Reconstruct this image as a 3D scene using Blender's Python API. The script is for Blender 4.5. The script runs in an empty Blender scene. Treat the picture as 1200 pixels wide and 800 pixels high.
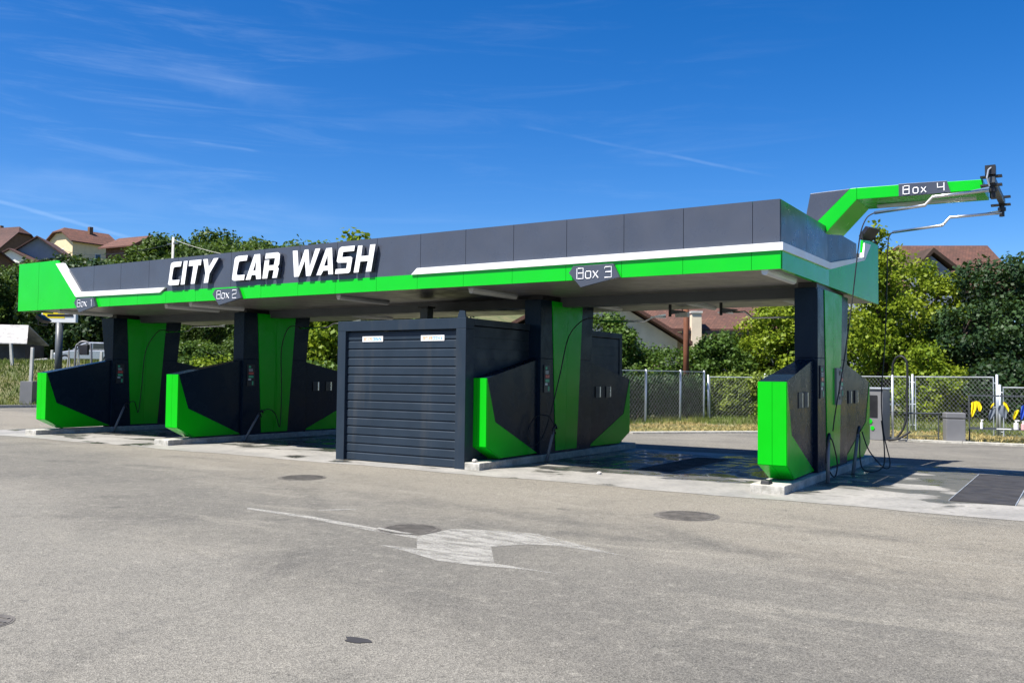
import bpy, math, random
import numpy as np
from mathutils import Vector, Matrix
random.seed(7)
R = math.radians
SC = bpy.context.scene
COL = SC.collection

# ------------------------------------------------------------------ camera, sky, sun, exposure
YAW, PITCH, ROLL, FPX = 0.5709, 0.0391, 0.0107, 1047.5
CAM = Vector((3.852, -13.447, 1.6))
cF = Vector((-math.sin(YAW) * math.cos(PITCH), math.cos(YAW) * math.cos(PITCH), math.sin(PITCH)))
cR0 = Vector((math.cos(YAW), math.sin(YAW), 0))
cU0 = cR0.cross(cF)
cR = math.cos(ROLL) * cR0 + math.sin(ROLL) * cU0
cU = -math.sin(ROLL) * cR0 + math.cos(ROLL) * cU0
cam = bpy.data.cameras.new('camera')
cam.sensor_width = 36
cam.lens = FPX / 1200 * 36
cam.clip_start = 0.1
cam.clip_end = 3000
camo = bpy.data.objects.new('camera', cam)
COL.objects.link(camo)
M = Matrix((cR, cU, -cF)).transposed().to_4x4()
M.translation = CAM
camo.matrix_world = M
SC.camera = camo

SUNDIR = Vector((0.2625, 0.51, -1.0)).normalized()        # the way the light travels
SUN_EL = math.asin(-SUNDIR.z)
SUN_ROT = math.atan2(-SUNDIR.x, -SUNDIR.y)
sun = bpy.data.lights.new('sun', 'SUN')
sun.energy = 5.0
sun.angle = R(0.53)
sun.color = (1.0, 0.955, 0.88)
suno = bpy.data.objects.new('sun', sun)
COL.objects.link(suno)
suno.rotation_euler = SUNDIR.to_track_quat('-Z', 'Y').to_euler()

SC.view_settings.view_transform = 'Standard'
SC.view_settings.look = 'None'
SC.view_settings.exposure = 1.1
SC.view_settings.gamma = 1
SC.view_settings.use_curve_mapping = False
SC.render.engine = 'CYCLES'
SC.cycles.max_bounces = 8
SC.cycles.transparent_max_bounces = 8


def pxray(x, y):
    return (cF * FPX + cR * (x - 600) + cU * (400 - y)).normalized()


def at(x, y, d):
    """the place a far thing stands: seen in that direction, d metres deep"""
    r = pxray(x, y)
    return CAM + r * (d / r.dot(cF))


world = bpy.data.worlds.new('World')
SC.world = world
world.use_nodes = True
wn = world.node_tree
wn.nodes.clear()


def nd(t, typ, **kw):
    n = t.nodes.new(typ)
    for k, v in kw.items():
        setattr(n, k, v)
    return n


def mth(t, op, a, b=None, c=None, clamp=False):
    n = nd(t, 'ShaderNodeMath', operation=op)
    n.use_clamp = clamp
    for i, v in enumerate((a, b, c)):
        if v is None:
            continue
        if isinstance(v, (int, float)):
            n.inputs[i].default_value = v
        else:
            t.links.new(v, n.inputs[i])
    return n.outputs[0]


def maprange(t, v, a, b, c=0.0, d=1.0, smooth=True):
    n = nd(t, 'ShaderNodeMapRange')
    n.interpolation_type = 'SMOOTHSTEP' if smooth else 'LINEAR'
    t.links.new(v, n.inputs[0])
    for i, q in enumerate((a, b, c, d)):
        n.inputs[i + 1].default_value = q
    return n.outputs[0]


def noise(t, vec, scale, detail=4, rough=0.55, dist=0.0):
    n = nd(t, 'ShaderNodeTexNoise')
    n.inputs['Scale'].default_value = scale
    n.inputs['Detail'].default_value = detail
    n.inputs['Roughness'].default_value = rough
    n.inputs['Distortion'].default_value = dist
    t.links.new(vec, n.inputs['Vector'])
    return n.outputs['Fac']


def mapping(t, vec, loc=(0, 0, 0), rot=(0, 0, 0), sc=(1, 1, 1)):
    n = nd(t, 'ShaderNodeMapping')
    n.inputs['Location'].default_value = loc
    n.inputs['Rotation'].default_value = rot
    n.inputs['Scale'].default_value = sc
    t.links.new(vec, n.inputs['Vector'])
    return n.outputs[0]


def mixc(t, fac, a, b, mode='MIX'):
    n = nd(t, 'ShaderNodeMix', data_type='RGBA', blend_type=mode)
    for sock, v in ((n.inputs[0], fac), (n.inputs[6], a), (n.inputs[7], b)):
        if isinstance(v, (int, float)):
            sock.default_value = v
        elif isinstance(v, tuple):
            sock.default_value = (*v, 1)
        else:
            t.links.new(v, sock)
    return n.outputs[2]


sky = nd(wn, 'ShaderNodeTexSky', sky_type='NISHITA')
sky.sun_disc = False
sky.sun_elevation = SUN_EL
sky.sun_rotation = SUN_ROT
sky.altitude = 600
sky.air_density = 0.85
sky.dust_density = 1.0
sky.ozone_density = 4.0
hs = nd(wn, 'ShaderNodeHueSaturation')
hs.inputs['Saturation'].default_value = 1.38
hs.inputs['Hue'].default_value = 0.508
wn.links.new(sky.outputs[0], hs.inputs['Color'])
tcw = nd(wn, 'ShaderNodeTexCoord').outputs['Generated']
sepw = nd(wn, 'ShaderNodeSeparateXYZ')
wn.links.new(tcw, sepw.inputs[0])


def contrail(p, q, width, nscale, lo, hi):
    a, b = pxray(*p), pxray(*q)
    n = a.cross(b).normalized()
    mid = ((a + b) / 2).normalized()
    half = math.acos(max(-1, min(1, a.dot(b)))) / 2
    d1 = nd(wn, 'ShaderNodeVectorMath', operation='DOT_PRODUCT')
    wn.links.new(tcw, d1.inputs[0])
    d1.inputs[1].default_value = n
    wob = mth(wn, 'MULTIPLY', mth(wn, 'SUBTRACT', noise(wn, tcw, 14, 4), 0.5), width * 1.6)
    dd = mth(wn, 'ABSOLUTE', mth(wn, 'ADD', d1.outputs['Value'], wob))
    line = maprange(wn, dd, width, width * 0.1)
    d2 = nd(wn, 'ShaderNodeVectorMath', operation='DOT_PRODUCT')
    wn.links.new(tcw, d2.inputs[0])
    d2.inputs[1].default_value = mid
    ends = maprange(wn, d2.outputs['Value'], math.cos(half), math.cos(half * 0.6))
    return mth(wn, 'MULTIPLY', mth(wn, 'MULTIPLY', line, ends), maprange(wn, noise(wn, tcw, nscale, 4), lo, hi))


# thin cirrus: streaky noise along the wind, in patches
rz = -(YAW + 0.5)
st = mapping(wn, tcw, rot=(0, 0.10, 0.9), sc=(2.2, 2.2, 22))
ci = maprange(wn, noise(wn, st, 2.2, 8, 0.66, 0.6), 0.46, 0.80)


def patch(p, r0, r1):
    d = nd(wn, 'ShaderNodeVectorMath', operation='DOT_PRODUCT')
    wn.links.new(tcw, d.inputs[0])
    d.inputs[1].default_value = pxray(*p)
    return maprange(wn, d.outputs['Value'], math.cos(r0), math.cos(r1))


pat = mth(wn, 'MAXIMUM', patch((170, 90), 0.30, 0.02), mth(wn, 'MULTIPLY', patch((30, 240), 0.30, 0.05), 0.8))
pat = mth(wn, 'MAXIMUM', pat, mth(wn, 'MULTIPLY', patch((620, 150), 0.38, 0.05), 0.45))
cirrus = mth(wn, 'MULTIPLY', mth(wn, 'MULTIPLY', ci, pat), 0.075)
for args in (((-160, 190), (185, 288), 0.0030, 6, 0.1, 0.5), ((600, 146), (985, 222), 0.0026, 9, 0.35, 0.7),
             ((-40, 12), (380, 128), 0.022, 5, 0.35, 0.75), ((140, 155), (310, 178), 0.0022, 8, 0.3, 0.6), ((-60, 200), (420, 260), 0.02, 4, 0.35, 0.8)):
    cirrus = mth(wn, 'ADD', cirrus, mth(wn, 'MULTIPLY', contrail(*args), 0.085))
cirrus = mth(wn, 'MINIMUM', cirrus, 0.7)
skyc = mixc(wn, cirrus, hs.outputs[0], (6.5, 7.6, 8.8))
bg = nd(wn, 'ShaderNodeBackground')
wn.links.new(skyc, bg.inputs[0])
bg.inputs[1].default_value = 0.080
wo = nd(wn, 'ShaderNodeOutputWorld')
wn.links.new(bg.outputs[0], wo.inputs[0])


# ------------------------------------------------------------------ materials
def newmat(name):
    m = bpy.data.materials.new(name)
    m.use_nodes = True
    t = m.node_tree
    p = t.nodes['Principled BSDF']
    return m, t, p


def setp(p, **kw):
    for k, v in kw.items():
        s = p.inputs[k.replace('_', ' ')]
        s.default_value = (*v, 1) if isinstance(v, tuple) and len(v) == 3 else v


def obco(t):
    return nd(t, 'ShaderNodeTexCoord').outputs['Object']


def bump(t, p, h, strength=0.3, dist=0.01):
    b = nd(t, 'ShaderNodeBump')
    b.inputs['Strength'].default_value = strength
    b.inputs['Distance'].default_value = dist
    t.links.new(h, b.inputs['Height'])
    t.links.new(b.outputs[0], p.inputs['Normal'])


def paint(name, col, rough=0.35, spec=0.5, var=0.12, dirt=0.0, metal=0.0, coat=0.0, wav=0.0, sc=1.5):
    m, t, p = newmat(name)
    setp(p, Roughness=rough, Metallic=metal, Coat_Weight=coat, Coat_Roughness=0.06)
    p.inputs['Specular IOR Level'].default_value = spec
    co = obco(t)
    n = noise(t, co, sc, 5)
    c = mixc(t, maprange(t, n, 0.3, 0.7), tuple(x * (1 - var) for x in col), tuple(min(1, x * (1 + var)) for x in col))
    if dirt:
        s = noise(t, mapping(t, co, sc=(3.2, 3.2, 0.35)), 1.3, 5, 0.6)
        sep = nd(t, 'ShaderNodeSeparateXYZ')
        t.links.new(co, sep.inputs[0])
        d = mth(t, 'MULTIPLY', maprange(t, s, 0.5, 0.78), dirt)
        c = mixc(t, d, c, (0.13, 0.115, 0.09))
    t.links.new(c, p.inputs['Base Color'])
    rr = noise(t, co, 3.1, 4)
    t.links.new(maprange(t, rr, 0.3, 0.7, max(0.02, rough * 0.8), min(1, rough * 1.25)), p.inputs['Roughness'])
    if wav:
        bump(t, p, noise(t, co, 2.3, 2), 0.25, wav)
    return m


MT = {}
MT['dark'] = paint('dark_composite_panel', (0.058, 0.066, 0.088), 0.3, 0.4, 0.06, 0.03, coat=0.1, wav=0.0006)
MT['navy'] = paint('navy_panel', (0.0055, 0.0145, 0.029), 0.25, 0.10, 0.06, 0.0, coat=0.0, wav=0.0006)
MT['shed'] = paint('anthracite_coating', (0.020, 0.031, 0.046), 0.4, 0.18, 0.08, 0.16)
MT['green'] = paint('bright_green_panel', (0.004, 0.45, 0.010), 0.22, 0.3, 0.03, 0.02, coat=0.1, wav=0.0006)
MT['green_hull'] = paint('bright_green_hull_panel', (0.003, 0.42, 0.008), 0.22, 0.12, 0.03, 0.02)
MT['wire'] = paint('fence_wire', (0.24, 0.25, 0.26), 0.5, 0.4, 0.1, 0.0, metal=0.2)
MT['iron'] = paint('worn_cast_iron', (0.100, 0.092, 0.082), 0.7, 0.3, 0.3, sc=7)
MT['white'] = paint('white_panel', (0.8, 0.8, 0.79), 0.4, 0.4, 0.02, 0.03)
MT['letter'] = paint('white_acrylic', (0.82, 0.82, 0.82), 0.35, 0.5, 0.0)
MT['soffit'] = paint('grey_soffit_panel', (0.175, 0.168, 0.155), 0.35, 0.4, 0.10, 0.12)
MT['beam'] = paint('grey_steel_beam', (0.06, 0.068, 0.075), 0.45, 0.4, 0.1, 0.1)
MT['black'] = paint('black_plastic', (0.012, 0.012, 0.014), 0.45, 0.5, 0.1)
MT['rubber'] = paint('black_rubber', (0.010, 0.011, 0.013), 0.55, 0.4, 0.1)
MT['steel'] = paint('brushed_steel', (0.62, 0.62, 0.61), 0.28, 0.5, 0.08, 0.05, metal=1.0)
MT['galv'] = paint('galvanised_steel', (0.50, 0.53, 0.56), 0.42, 0.5, 0.12, 0.05, metal=0.55)
MT['grey'] = paint('grey_metal_box', (0.16, 0.16, 0.165), 0.45, 0.5, 0.06, 0.1)
MT['lamp'] = paint('lamp_diffuser', (0.55, 0.56, 0.56), 0.35, 0.5, 0.05, 0.1)
MT['glass'] = paint('dark_window_glass', (0.02, 0.025, 0.03), 0.06, 0.6, 0.1)
MT['red'] = paint('red_display', (0.45, 0.03, 0.02), 0.3, 0.5, 0.05)
MT['carpaint'] = paint('silver_car_paint', (0.42, 0.44, 0.46), 0.25, 0.5, 0.03, metal=0.5, coat=0.6)
MT['rust'] = paint('rusty_brown_pole', (0.14, 0.055, 0.03), 0.75, 0.2, 0.3)
MT['concpost'] = paint('pale_concrete_post', (0.52, 0.51, 0.47), 0.85, 0.2, 0.15, 0.15)
MT['cream'] = paint('cream_render', (0.70, 0.60, 0.45), 0.9, 0.1, 0.08, 0.10)
MT['yellowwall'] = paint('yellow_render', (0.66, 0.53, 0.34), 0.9, 0.1, 0.06, 0.05)
MT['greywall'] = paint('blue_grey_render', (0.21, 0.24, 0.29), 0.9, 0.1, 0.06, 0.05)
MT['whitewall'] = paint('white_render', (0.72, 0.70, 0.66), 0.9, 0.1, 0.06, 0.08)
MT['brownwall'] = paint('brown_block_wall', (0.15, 0.09, 0.06), 0.9, 0.1, 0.15, 0.05)
MT['wood'] = paint('dark_wood', (0.06, 0.04, 0.03), 0.7, 0.2, 0.2)
MT['yellowcloth'] = paint('yellow_cloth', (0.80, 0.62, 0.02), 0.85, 0.1, 0.1)
MT['bluecloth'] = paint('blue_cloth', (0.03, 0.08, 0.42), 0.85, 0.1, 0.1)
MT['greycloth'] = paint('grey_cloth', (0.13, 0.15, 0.18), 0.85, 0.1, 0.1)
MT['whiteplastic'] = paint('white_plastic', (0.72, 0.72, 0.70), 0.4, 0.5, 0.03)
MT['greenplastic'] = paint('green_plastic', (0.05, 0.42, 0.22), 0.4, 0.5, 0.03)
MT['pinkplastic'] = paint('pink_plastic', (0.7, 0.35, 0.36), 0.4, 0.5, 0.03)
MT['orangeink'] = paint('orange_ink', (0.55, 0.32, 0.10), 0.5, 0.3, 0.03)
MT['blueink'] = paint('blue_ink', (0.08, 0.33, 0.62), 0.5, 0.3, 0.03)
MT['wetplate'] = paint('dark_steel_grating', (0.035, 0.035, 0.038), 0.55, 0.4, 0.2, sc=6)
MT['mat'] = paint('dark_grey_floor_plate', (0.036, 0.035, 0.037), 0.75, 0.2, 0.2, 0.0, sc=4)
MT['bark'] = paint('bark', (0.06, 0.045, 0.035), 0.9, 0.1, 0.3, sc=4)
MT['stone'] = paint('pale_stone', (0.48, 0.46, 0.43), 0.85, 0.2, 0.2, sc=5)
MT['tinroof'] = paint('white_sheet_roof', (0.36, 0.35, 0.335), 0.6, 0.3, 0.25, 0.5, sc=3)
MT['shedwall'] = paint('grey_board_wall', (0.06, 0.058, 0.058), 0.9, 0.1, 0.25, 0.1)


def tiles(name, c1, c2, sc=3.4):
    m, t, p = newmat(name)
    co = obco(t)
    v = nd(t, 'ShaderNodeTexBrick')
    v.inputs['Scale'].default_value = sc
    v.inputs['Mortar Size'].default_value = 0.03
    v.inputs['Color1'].default_value = (*c1, 1)
    v.inputs['Color2'].default_value = (*c2, 1)
    v.inputs['Mortar'].default_value = (c1[0] * 0.25, c1[1] * 0.25, c1[2] * 0.25, 1)
    v.inputs['Brick Width'].default_value = 0.55
    v.inputs['Row Height'].default_value = 0.5
    sep = nd(t, 'ShaderNodeSeparateXYZ')
    t.links.new(co, sep.inputs[0])
    cmb = nd(t, 'ShaderNodeCombineXYZ')
    t.links.new(sep.outputs[0], cmb.inputs[0])
    t.links.new(mth(t, 'MULTIPLY', sep.outputs[2], 1.9), cmb.inputs[1])
    t.links.new(cmb.outputs[0], v.inputs['Vector'])
    n = noise(t, co, 1.2, 6, 0.7)
    c = mixc(t, maprange(t, n, 0.35, 0.75), v.outputs[0], (c1[0] * 0.45, c1[1] * 0.5, c1[2] * 0.5), 'MIX')
    t.links.new(c, p.inputs['Base Color'])
    setp(p, Roughness=0.85)
    bump(t, p, v.outputs['Fac'], 0.6, 0.03)
    return m


MT['tile_brown'] = tiles('brown_roof_tiles', (0.135, 0.058, 0.038), (0.085, 0.038, 0.028), 3.0)
MT['tile_red'] = tiles('red_roof_tiles', (0.155, 0.062, 0.040), (0.11, 0.045, 0.031), 1.6)
MT['tile_old'] = tiles('old_roof_tiles', (0.10, 0.042, 0.033), (0.07, 0.034, 0.028), 1.6)


def foliage(name, ca, cb, cc, trans=0.3):
    m, t, p = newmat(name)
    g = nd(t, 'ShaderNodeNewGeometry')
    co = obco(t)
    n = noise(t, co, 0.55, 3)
    c = mixc(t, g.outputs['Random Per Island'], ca, cb)
    c = mixc(t, mth(t, 'MULTIPLY', maprange(t, n, 0.42, 0.66), 0.75), c, cc)
    t.links.new(c, p.inputs['Base Color'])
    setp(p, Roughness=0.5)
    p.inputs['Specular IOR Level'].default_value = 0.2
    tr = nd(t, 'ShaderNodeBsdfTranslucent')
    t.links.new(mixc(t, 0.5, c, (0.10, 0.16, 0.01)), tr.inputs[0])
    mx = nd(t, 'ShaderNodeMixShader')
    mx.inputs[0].default_value = trans
    t.links.new(p.outputs[0], mx.inputs[1])
    t.links.new(tr.outputs[0], mx.inputs[2])
    t.links.new(mx.outputs[0], t.nodes['Material Output'].inputs[0])
    return m


MT['leaf_lime'] = foliage('lime_green_leaves', (0.22, 0.29, 0.018), (0.10, 0.17, 0.012), (0.27, 0.32, 0.02), 0.40)
MT['leaf_mid'] = foliage('mid_green_leaves', (0.075, 0.135, 0.02), (0.04, 0.085, 0.014), (0.10, 0.16, 0.022))
MT['leaf_dark'] = foliage('dark_green_leaves', (0.026, 0.058, 0.018), (0.013, 0.030, 0.012), (0.045, 0.088, 0.026), 0.2)
MT['leaf_wood'] = foliage('woodland_leaves', (0.066, 0.115, 0.020), (0.030, 0.060, 0.013), (0.095, 0.15, 0.024), 0.28)
MT['leaf_hedge'] = foliage('hedge_leaves', (0.19, 0.26, 0.04), (0.10, 0.15, 0.022), (0.24, 0.29, 0.05))
MT['drygrass'] = foliage('dry_grass', (0.42, 0.33, 0.14), (0.32, 0.24, 0.10), (0.30, 0.27, 0.09), 0.2)
MT['grass'] = foliage('meadow_grass', (0.14, 0.19, 0.04), (0.08, 0.12, 0.025), (0.22, 0.22, 0.06), 0.25)


def asphalt_mat():
    m, t, p = newmat('old_grey_asphalt')
    co = obco(t)
    sep = nd(t, 'ShaderNodeSeparateXYZ')
    t.links.new(co, sep.inputs[0])
    fine = noise(t, co, 130, 2, 0.8)
    agg = nd(t, 'ShaderNodeTexVoronoi')
    agg.inputs['Scale'].default_value = 105
    t.links.new(co, agg.inputs['Vector'])
    mid = noise(t, co, 6.5, 7, 0.72)
    big = noise(t, co, 0.34, 6, 0.66, 0.6)
    # worn sandy zone along the wash, darker driven lane across the yard
    wob = mth(t, 'MULTIPLY', mth(t, 'SUBTRACT', noise(t, co, 0.5, 5, 0.6), 0.5), 3.4)
    lane = mth(t, 'ADD', mth(t, 'ADD', sep.outputs[1], mth(t, 'MULTIPLY', sep.outputs[0], 0.22)), wob)
    sandy = mth(t, 'MULTIPLY', maprange(t, lane, -6.8, -3.4), maprange(t, lane, -0.6, -1.9))
    near = maprange(t, lane, -8.2, -9.6)
    dark = mth(t, 'MULTIPLY', maprange(t, lane, -9.3, -8.0), maprange(t, lane, -5.2, -6.8))
    c = mixc(t, maprange(t, big, 0.30, 0.70), (0.124, 0.117, 0.106), (0.188, 0.175, 0.154))
    c = mixc(t, mth(t, 'MULTIPLY', sandy, 0.65), c, (0.215, 0.194, 0.162))
    c = mixc(t, mth(t, 'MULTIPLY', near, 0.6), c, (0.182, 0.173, 0.157))
    c = mixc(t, mth(t, 'MULTIPLY', dark, 0.5), c, (0.112, 0.107, 0.099))
    # curved tyre tracks swinging towards the bays
    for (cx, cy, r0, w, k) in ((1.5, -16.5, 11.3, 0.16, 0.6), (1.5, -16.5, 12.9, 0.18, 0.5), (-9.0, -12.0, 8.2, 0.15, 0.5), (-9.0, -12.0, 9.7, 0.2, 0.45), (6.5, 4.0, 8.6, 0.25, 0.6), (6.0, 3.0, 9.6, 0.2, 0.4), (-4.0, -22, 17.6, 0.22, 0.5)):
        dv = nd(t, 'ShaderNodeVectorMath', operation='DISTANCE')
        t.links.new(co, dv.inputs[0])
        dv.inputs[1].default_value = (cx, cy, 0)
        dd = mth(t, 'ABSOLUTE', mth(t, 'SUBTRACT', mth(t, 'ADD', dv.outputs['Value'], mth(t, 'MULTIPLY', noise(t, co, 0.7, 3), 0.5)), r0 + 0.25))
        br = maprange(t, noise(t, mapping(t, co, loc=(cx, cy, r0)), 0.8, 5, 0.65), 0.42, 0.68)
        c = mixc(t, mth(t, 'MULTIPLY', mth(t, 'MULTIPLY', maprange(t, dd, w * 1.6, w * 0.3), br), k), c, (0.072, 0.069, 0.066))
    # light dusty scuffs
    st2 = noise(t, mapping(t, co, rot=(0, 0, R(18)), sc=(0.20, 1.3, 1)), 1.2, 7, 0.66, 0.8)
    c = mixc(t, mth(t, 'MULTIPLY', maprange(t, st2, 0.53, 0.72), 0.6), c, (0.245, 0.228, 0.198))
    c = mixc(t, mth(t, 'MULTIPLY', maprange(t, mid, 0.50, 0.76), 0.75), c, (0.235, 0.222, 0.198))
    c = mixc(t, mth(t, 'MULTIPLY', maprange(t, mid, 0.46, 0.26), 0.60), c, (0.072, 0.071, 0.069))
    vcol = maprange(t, agg.outputs['Color'], 0.0, 1.0, 0.50, 1.50, False)
    c = mixc(t, 1.0, c, mixc(t, 1.0, vcol, (0.99, 0.99, 0.955), 'MULTIPLY'), 'MULTIPLY')
    c = mixc(t, mth(t, 'MULTIPLY', maprange(t, fine, 0.52, 0.70), 0.65), c, (0.045, 0.044, 0.043))
    # loose grit: sparse dark crumbs and pale chips
    for sc_, rr, colr in ((9.0, 0.055, (0.03, 0.03, 0.03)), (13.0, 0.06, (0.36, 0.34, 0.30)), (3.1, 0.022, (0.035, 0.03, 0.028))):
        vg = nd(t, 'ShaderNodeTexVoronoi')
        vg.inputs['Scale'].default_value = sc_
        t.links.new(co, vg.inputs['Vector'])
        pick = maprange(t, vg.outputs['Color'], 0.55, 0.6)
        c = mixc(t, mth(t, 'MULTIPLY', maprange(t, vg.outputs['Distance'], rr * 1.3, rr), mth(t, 'MULTIPLY', pick, 0.75)), c, colr)
    # oil drips
    vo = nd(t, 'ShaderNodeTexVoronoi')
    vo.inputs['Scale'].default_value = 0.62
    t.links.new(co, vo.inputs['Vector'])
    spot = maprange(t, mth(t, 'ADD', vo.outputs['Distance'], mth(t, 'MULTIPLY', mid, 0.16)), 0.155, 0.10)
    c = mixc(t, mth(t, 'MULTIPLY', spot, 0.5), c, (0.055, 0.053, 0.05))
    t.links.new(c, p.inputs['Base Color'])
    setp(p, Roughness=0.88)
    p.inputs['Specular IOR Level'].default_value = 0.25
    h = mth(t, 'ADD', mth(t, 'MULTIPLY', agg.outputs['Distance'], 1.0), mth(t, 'MULTIPLY', mid, 0.6))
    bump(t, p, h, 0.6, 0.010)
    return m


def concrete_mat():
    m, t, p = newmat('wet_bay_concrete')
    co = obco(t)
    n1 = noise(t, co, 1.1, 6, 0.65)
    n2 = noise(t, co, 14, 5, 0.7)
    c = mixc(t, maprange(t, n1, 0.3, 0.7), (0.205, 0.198, 0.182), (0.31, 0.295, 0.268))
    c = mixc(t, mth(t, 'MULTIPLY', maprange(t, n2, 0.4, 0.75), 0.5), c, (0.13, 0.125, 0.112))
    sep = nd(t, 'ShaderNodeSeparateXYZ')
    t.links.new(co, sep.inputs[0])
    y = sep.outputs[1]
    x = sep.outputs[0]
    # water lies where the cars are washed: inside the bays, thinning to the front edge
    w = noise(t, mapping(t, co, sc=(0.55, 1.0, 1)), 1.15, 5, 0.58, 0.35)
    w = mth(t, 'ADD', mth(t, 'MULTIPLY', mth(t, 'SUBTRACT', w, 0.5), 1.7), 0.47)
    inner = mth(t, 'MULTIPLY', maprange(t, y, -0.75, 1.1), maprange(t, y, 5.3, 4.2))
    wet = maprange(t, mth(t, 'ADD', w, mth(t, 'MULTIPLY', mth(t, 'SUBTRACT', inner, 0.55), 0.30)), 0.475, 0.505)
    damp = maprange(t, mth(t, 'ADD', w, mth(t, 'MULTIPLY', mth(t, 'SUBTRACT', inner, 0.5), 0.30)), 0.425, 0.48)
    c = mixc(t, mth(t, 'MULTIPLY', damp, 0.55), c, (0.10, 0.095, 0.078))
    c = mixc(t, mth(t, 'MULTIPLY', wet, 0.85), c, (0.062, 0.062, 0.052))
    t.links.new(c, p.inputs['Base Color'])
    # wet tongues and grime running out over the front edge
    tg = noise(t, mapping(t, co, sc=(0.75, 1.9, 1)), 1.35, 6, 0.6, 0.5)
    tong = mth(t, 'MULTIPLY', maprange(t, tg, 0.43, 0.48), maprange(t, y, -1.45, -0.7))
    c = mixc(t, mth(t, 'MULTIPLY', tong, 0.72), c, (0.088, 0.083, 0.066))
    gr = noise(t, mapping(t, co, sc=(1.0, 3.2, 1)), 2.4, 7, 0.72)
    c = mixc(t, mth(t, 'MULTIPLY', maprange(t, gr, 0.40, 0.66), 0.65), c, (0.135, 0.128, 0.112))
    c = mixc(t, maprange(t, y, -1.40, -1.50, 0.0, 0.5), c, (0.12, 0.115, 0.10))
    pud = mth(t, 'MULTIPLY', wet, maprange(t, mth(t, 'ADD', noise(t, co, 1.9, 5, 0.6), mth(t, 'MULTIPLY', maprange(t, x, 0.4, 1.0), -0.09)), 0.42, 0.56))
    t.links.new(maprange(t, pud, 0, 1, 0.62, 0.10, False), p.inputs['Roughness'])
    hh = mth(t, 'MULTIPLY', n2, mth(t, 'SUBTRACT', 1.0, mth(t, 'MULTIPLY', pud, 0.97)))
    bump(t, p, hh, 0.25, 0.008)
    return m


def soil_mat():
    m, t, p = newmat('soil_and_short_grass')
    co = obco(t)
    n = noise(t, co, 0.5, 6, 0.65)
    n2 = noise(t, co, 9, 5, 0.7)
    c = mixc(t, maprange(t, n, 0.35, 0.65), (0.075, 0.095, 0.03), (0.15, 0.135, 0.06))
    c = mixc(t, mth(t, 'MULTIPLY', maprange(t, n2, 0.4, 0.7), 0.5), c, (0.05, 0.06, 0.02))
    t.links.new(c, p.inputs['Base Color'])
    setp(p, Roughness=0.95)
    bump(t, p, n2, 0.8, 0.05)
    return m


def roadpaint_mat():
    m, t, p = newmat('worn_white_road_paint')
    co = obco(t)
    setp(p, Base_Color=(0.345, 0.335, 0.305), Roughness=0.8)
    w = noise(t, mapping(t, co, rot=(0, 0, R(-8)), sc=(1.0, 3.2, 1)), 3.0, 6, 0.7)
    w2 = noise(t, co, 75, 2, 0.8)
    f = maprange(t, mth(t, 'ADD', mth(t, 'MULTIPLY', w, 0.55), mth(t, 'MULTIPLY', w2, 0.45)), 0.43, 0.60, 0.70, 0.0)
    tr = nd(t, 'ShaderNodeBsdfTransparent')
    mx = nd(t, 'ShaderNodeMixShader')
    t.links.new(f, mx.inputs[0])
    t.links.new(tr.outputs[0], mx.inputs[1])
    t.links.new(p.outputs[0], mx.inputs[2])
    t.links.new(mx.outputs[0], t.nodes['Material Output'].inputs[0])
    return m


MT['asphalt'] = asphalt_mat()
MT['concrete'] = concrete_mat()
MT['soil'] = soil_mat()
MT['roadpaint'] = roadpaint_mat()


def rough_concrete():
    m, t, p = newmat('rough_kerb_concrete')
    co = obco(t)
    n = noise(t, co, 6, 7, 0.75)
    c = mixc(t, maprange(t, n, 0.35, 0.7), (0.26, 0.25, 0.215), (0.50, 0.48, 0.43))
    t.links.new(c, p.inputs['Base Color'])
    setp(p, Roughness=0.9)
    bump(t, p, n, 0.6, 0.02)
    return m


MT['kerb'] = rough_concrete()


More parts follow.
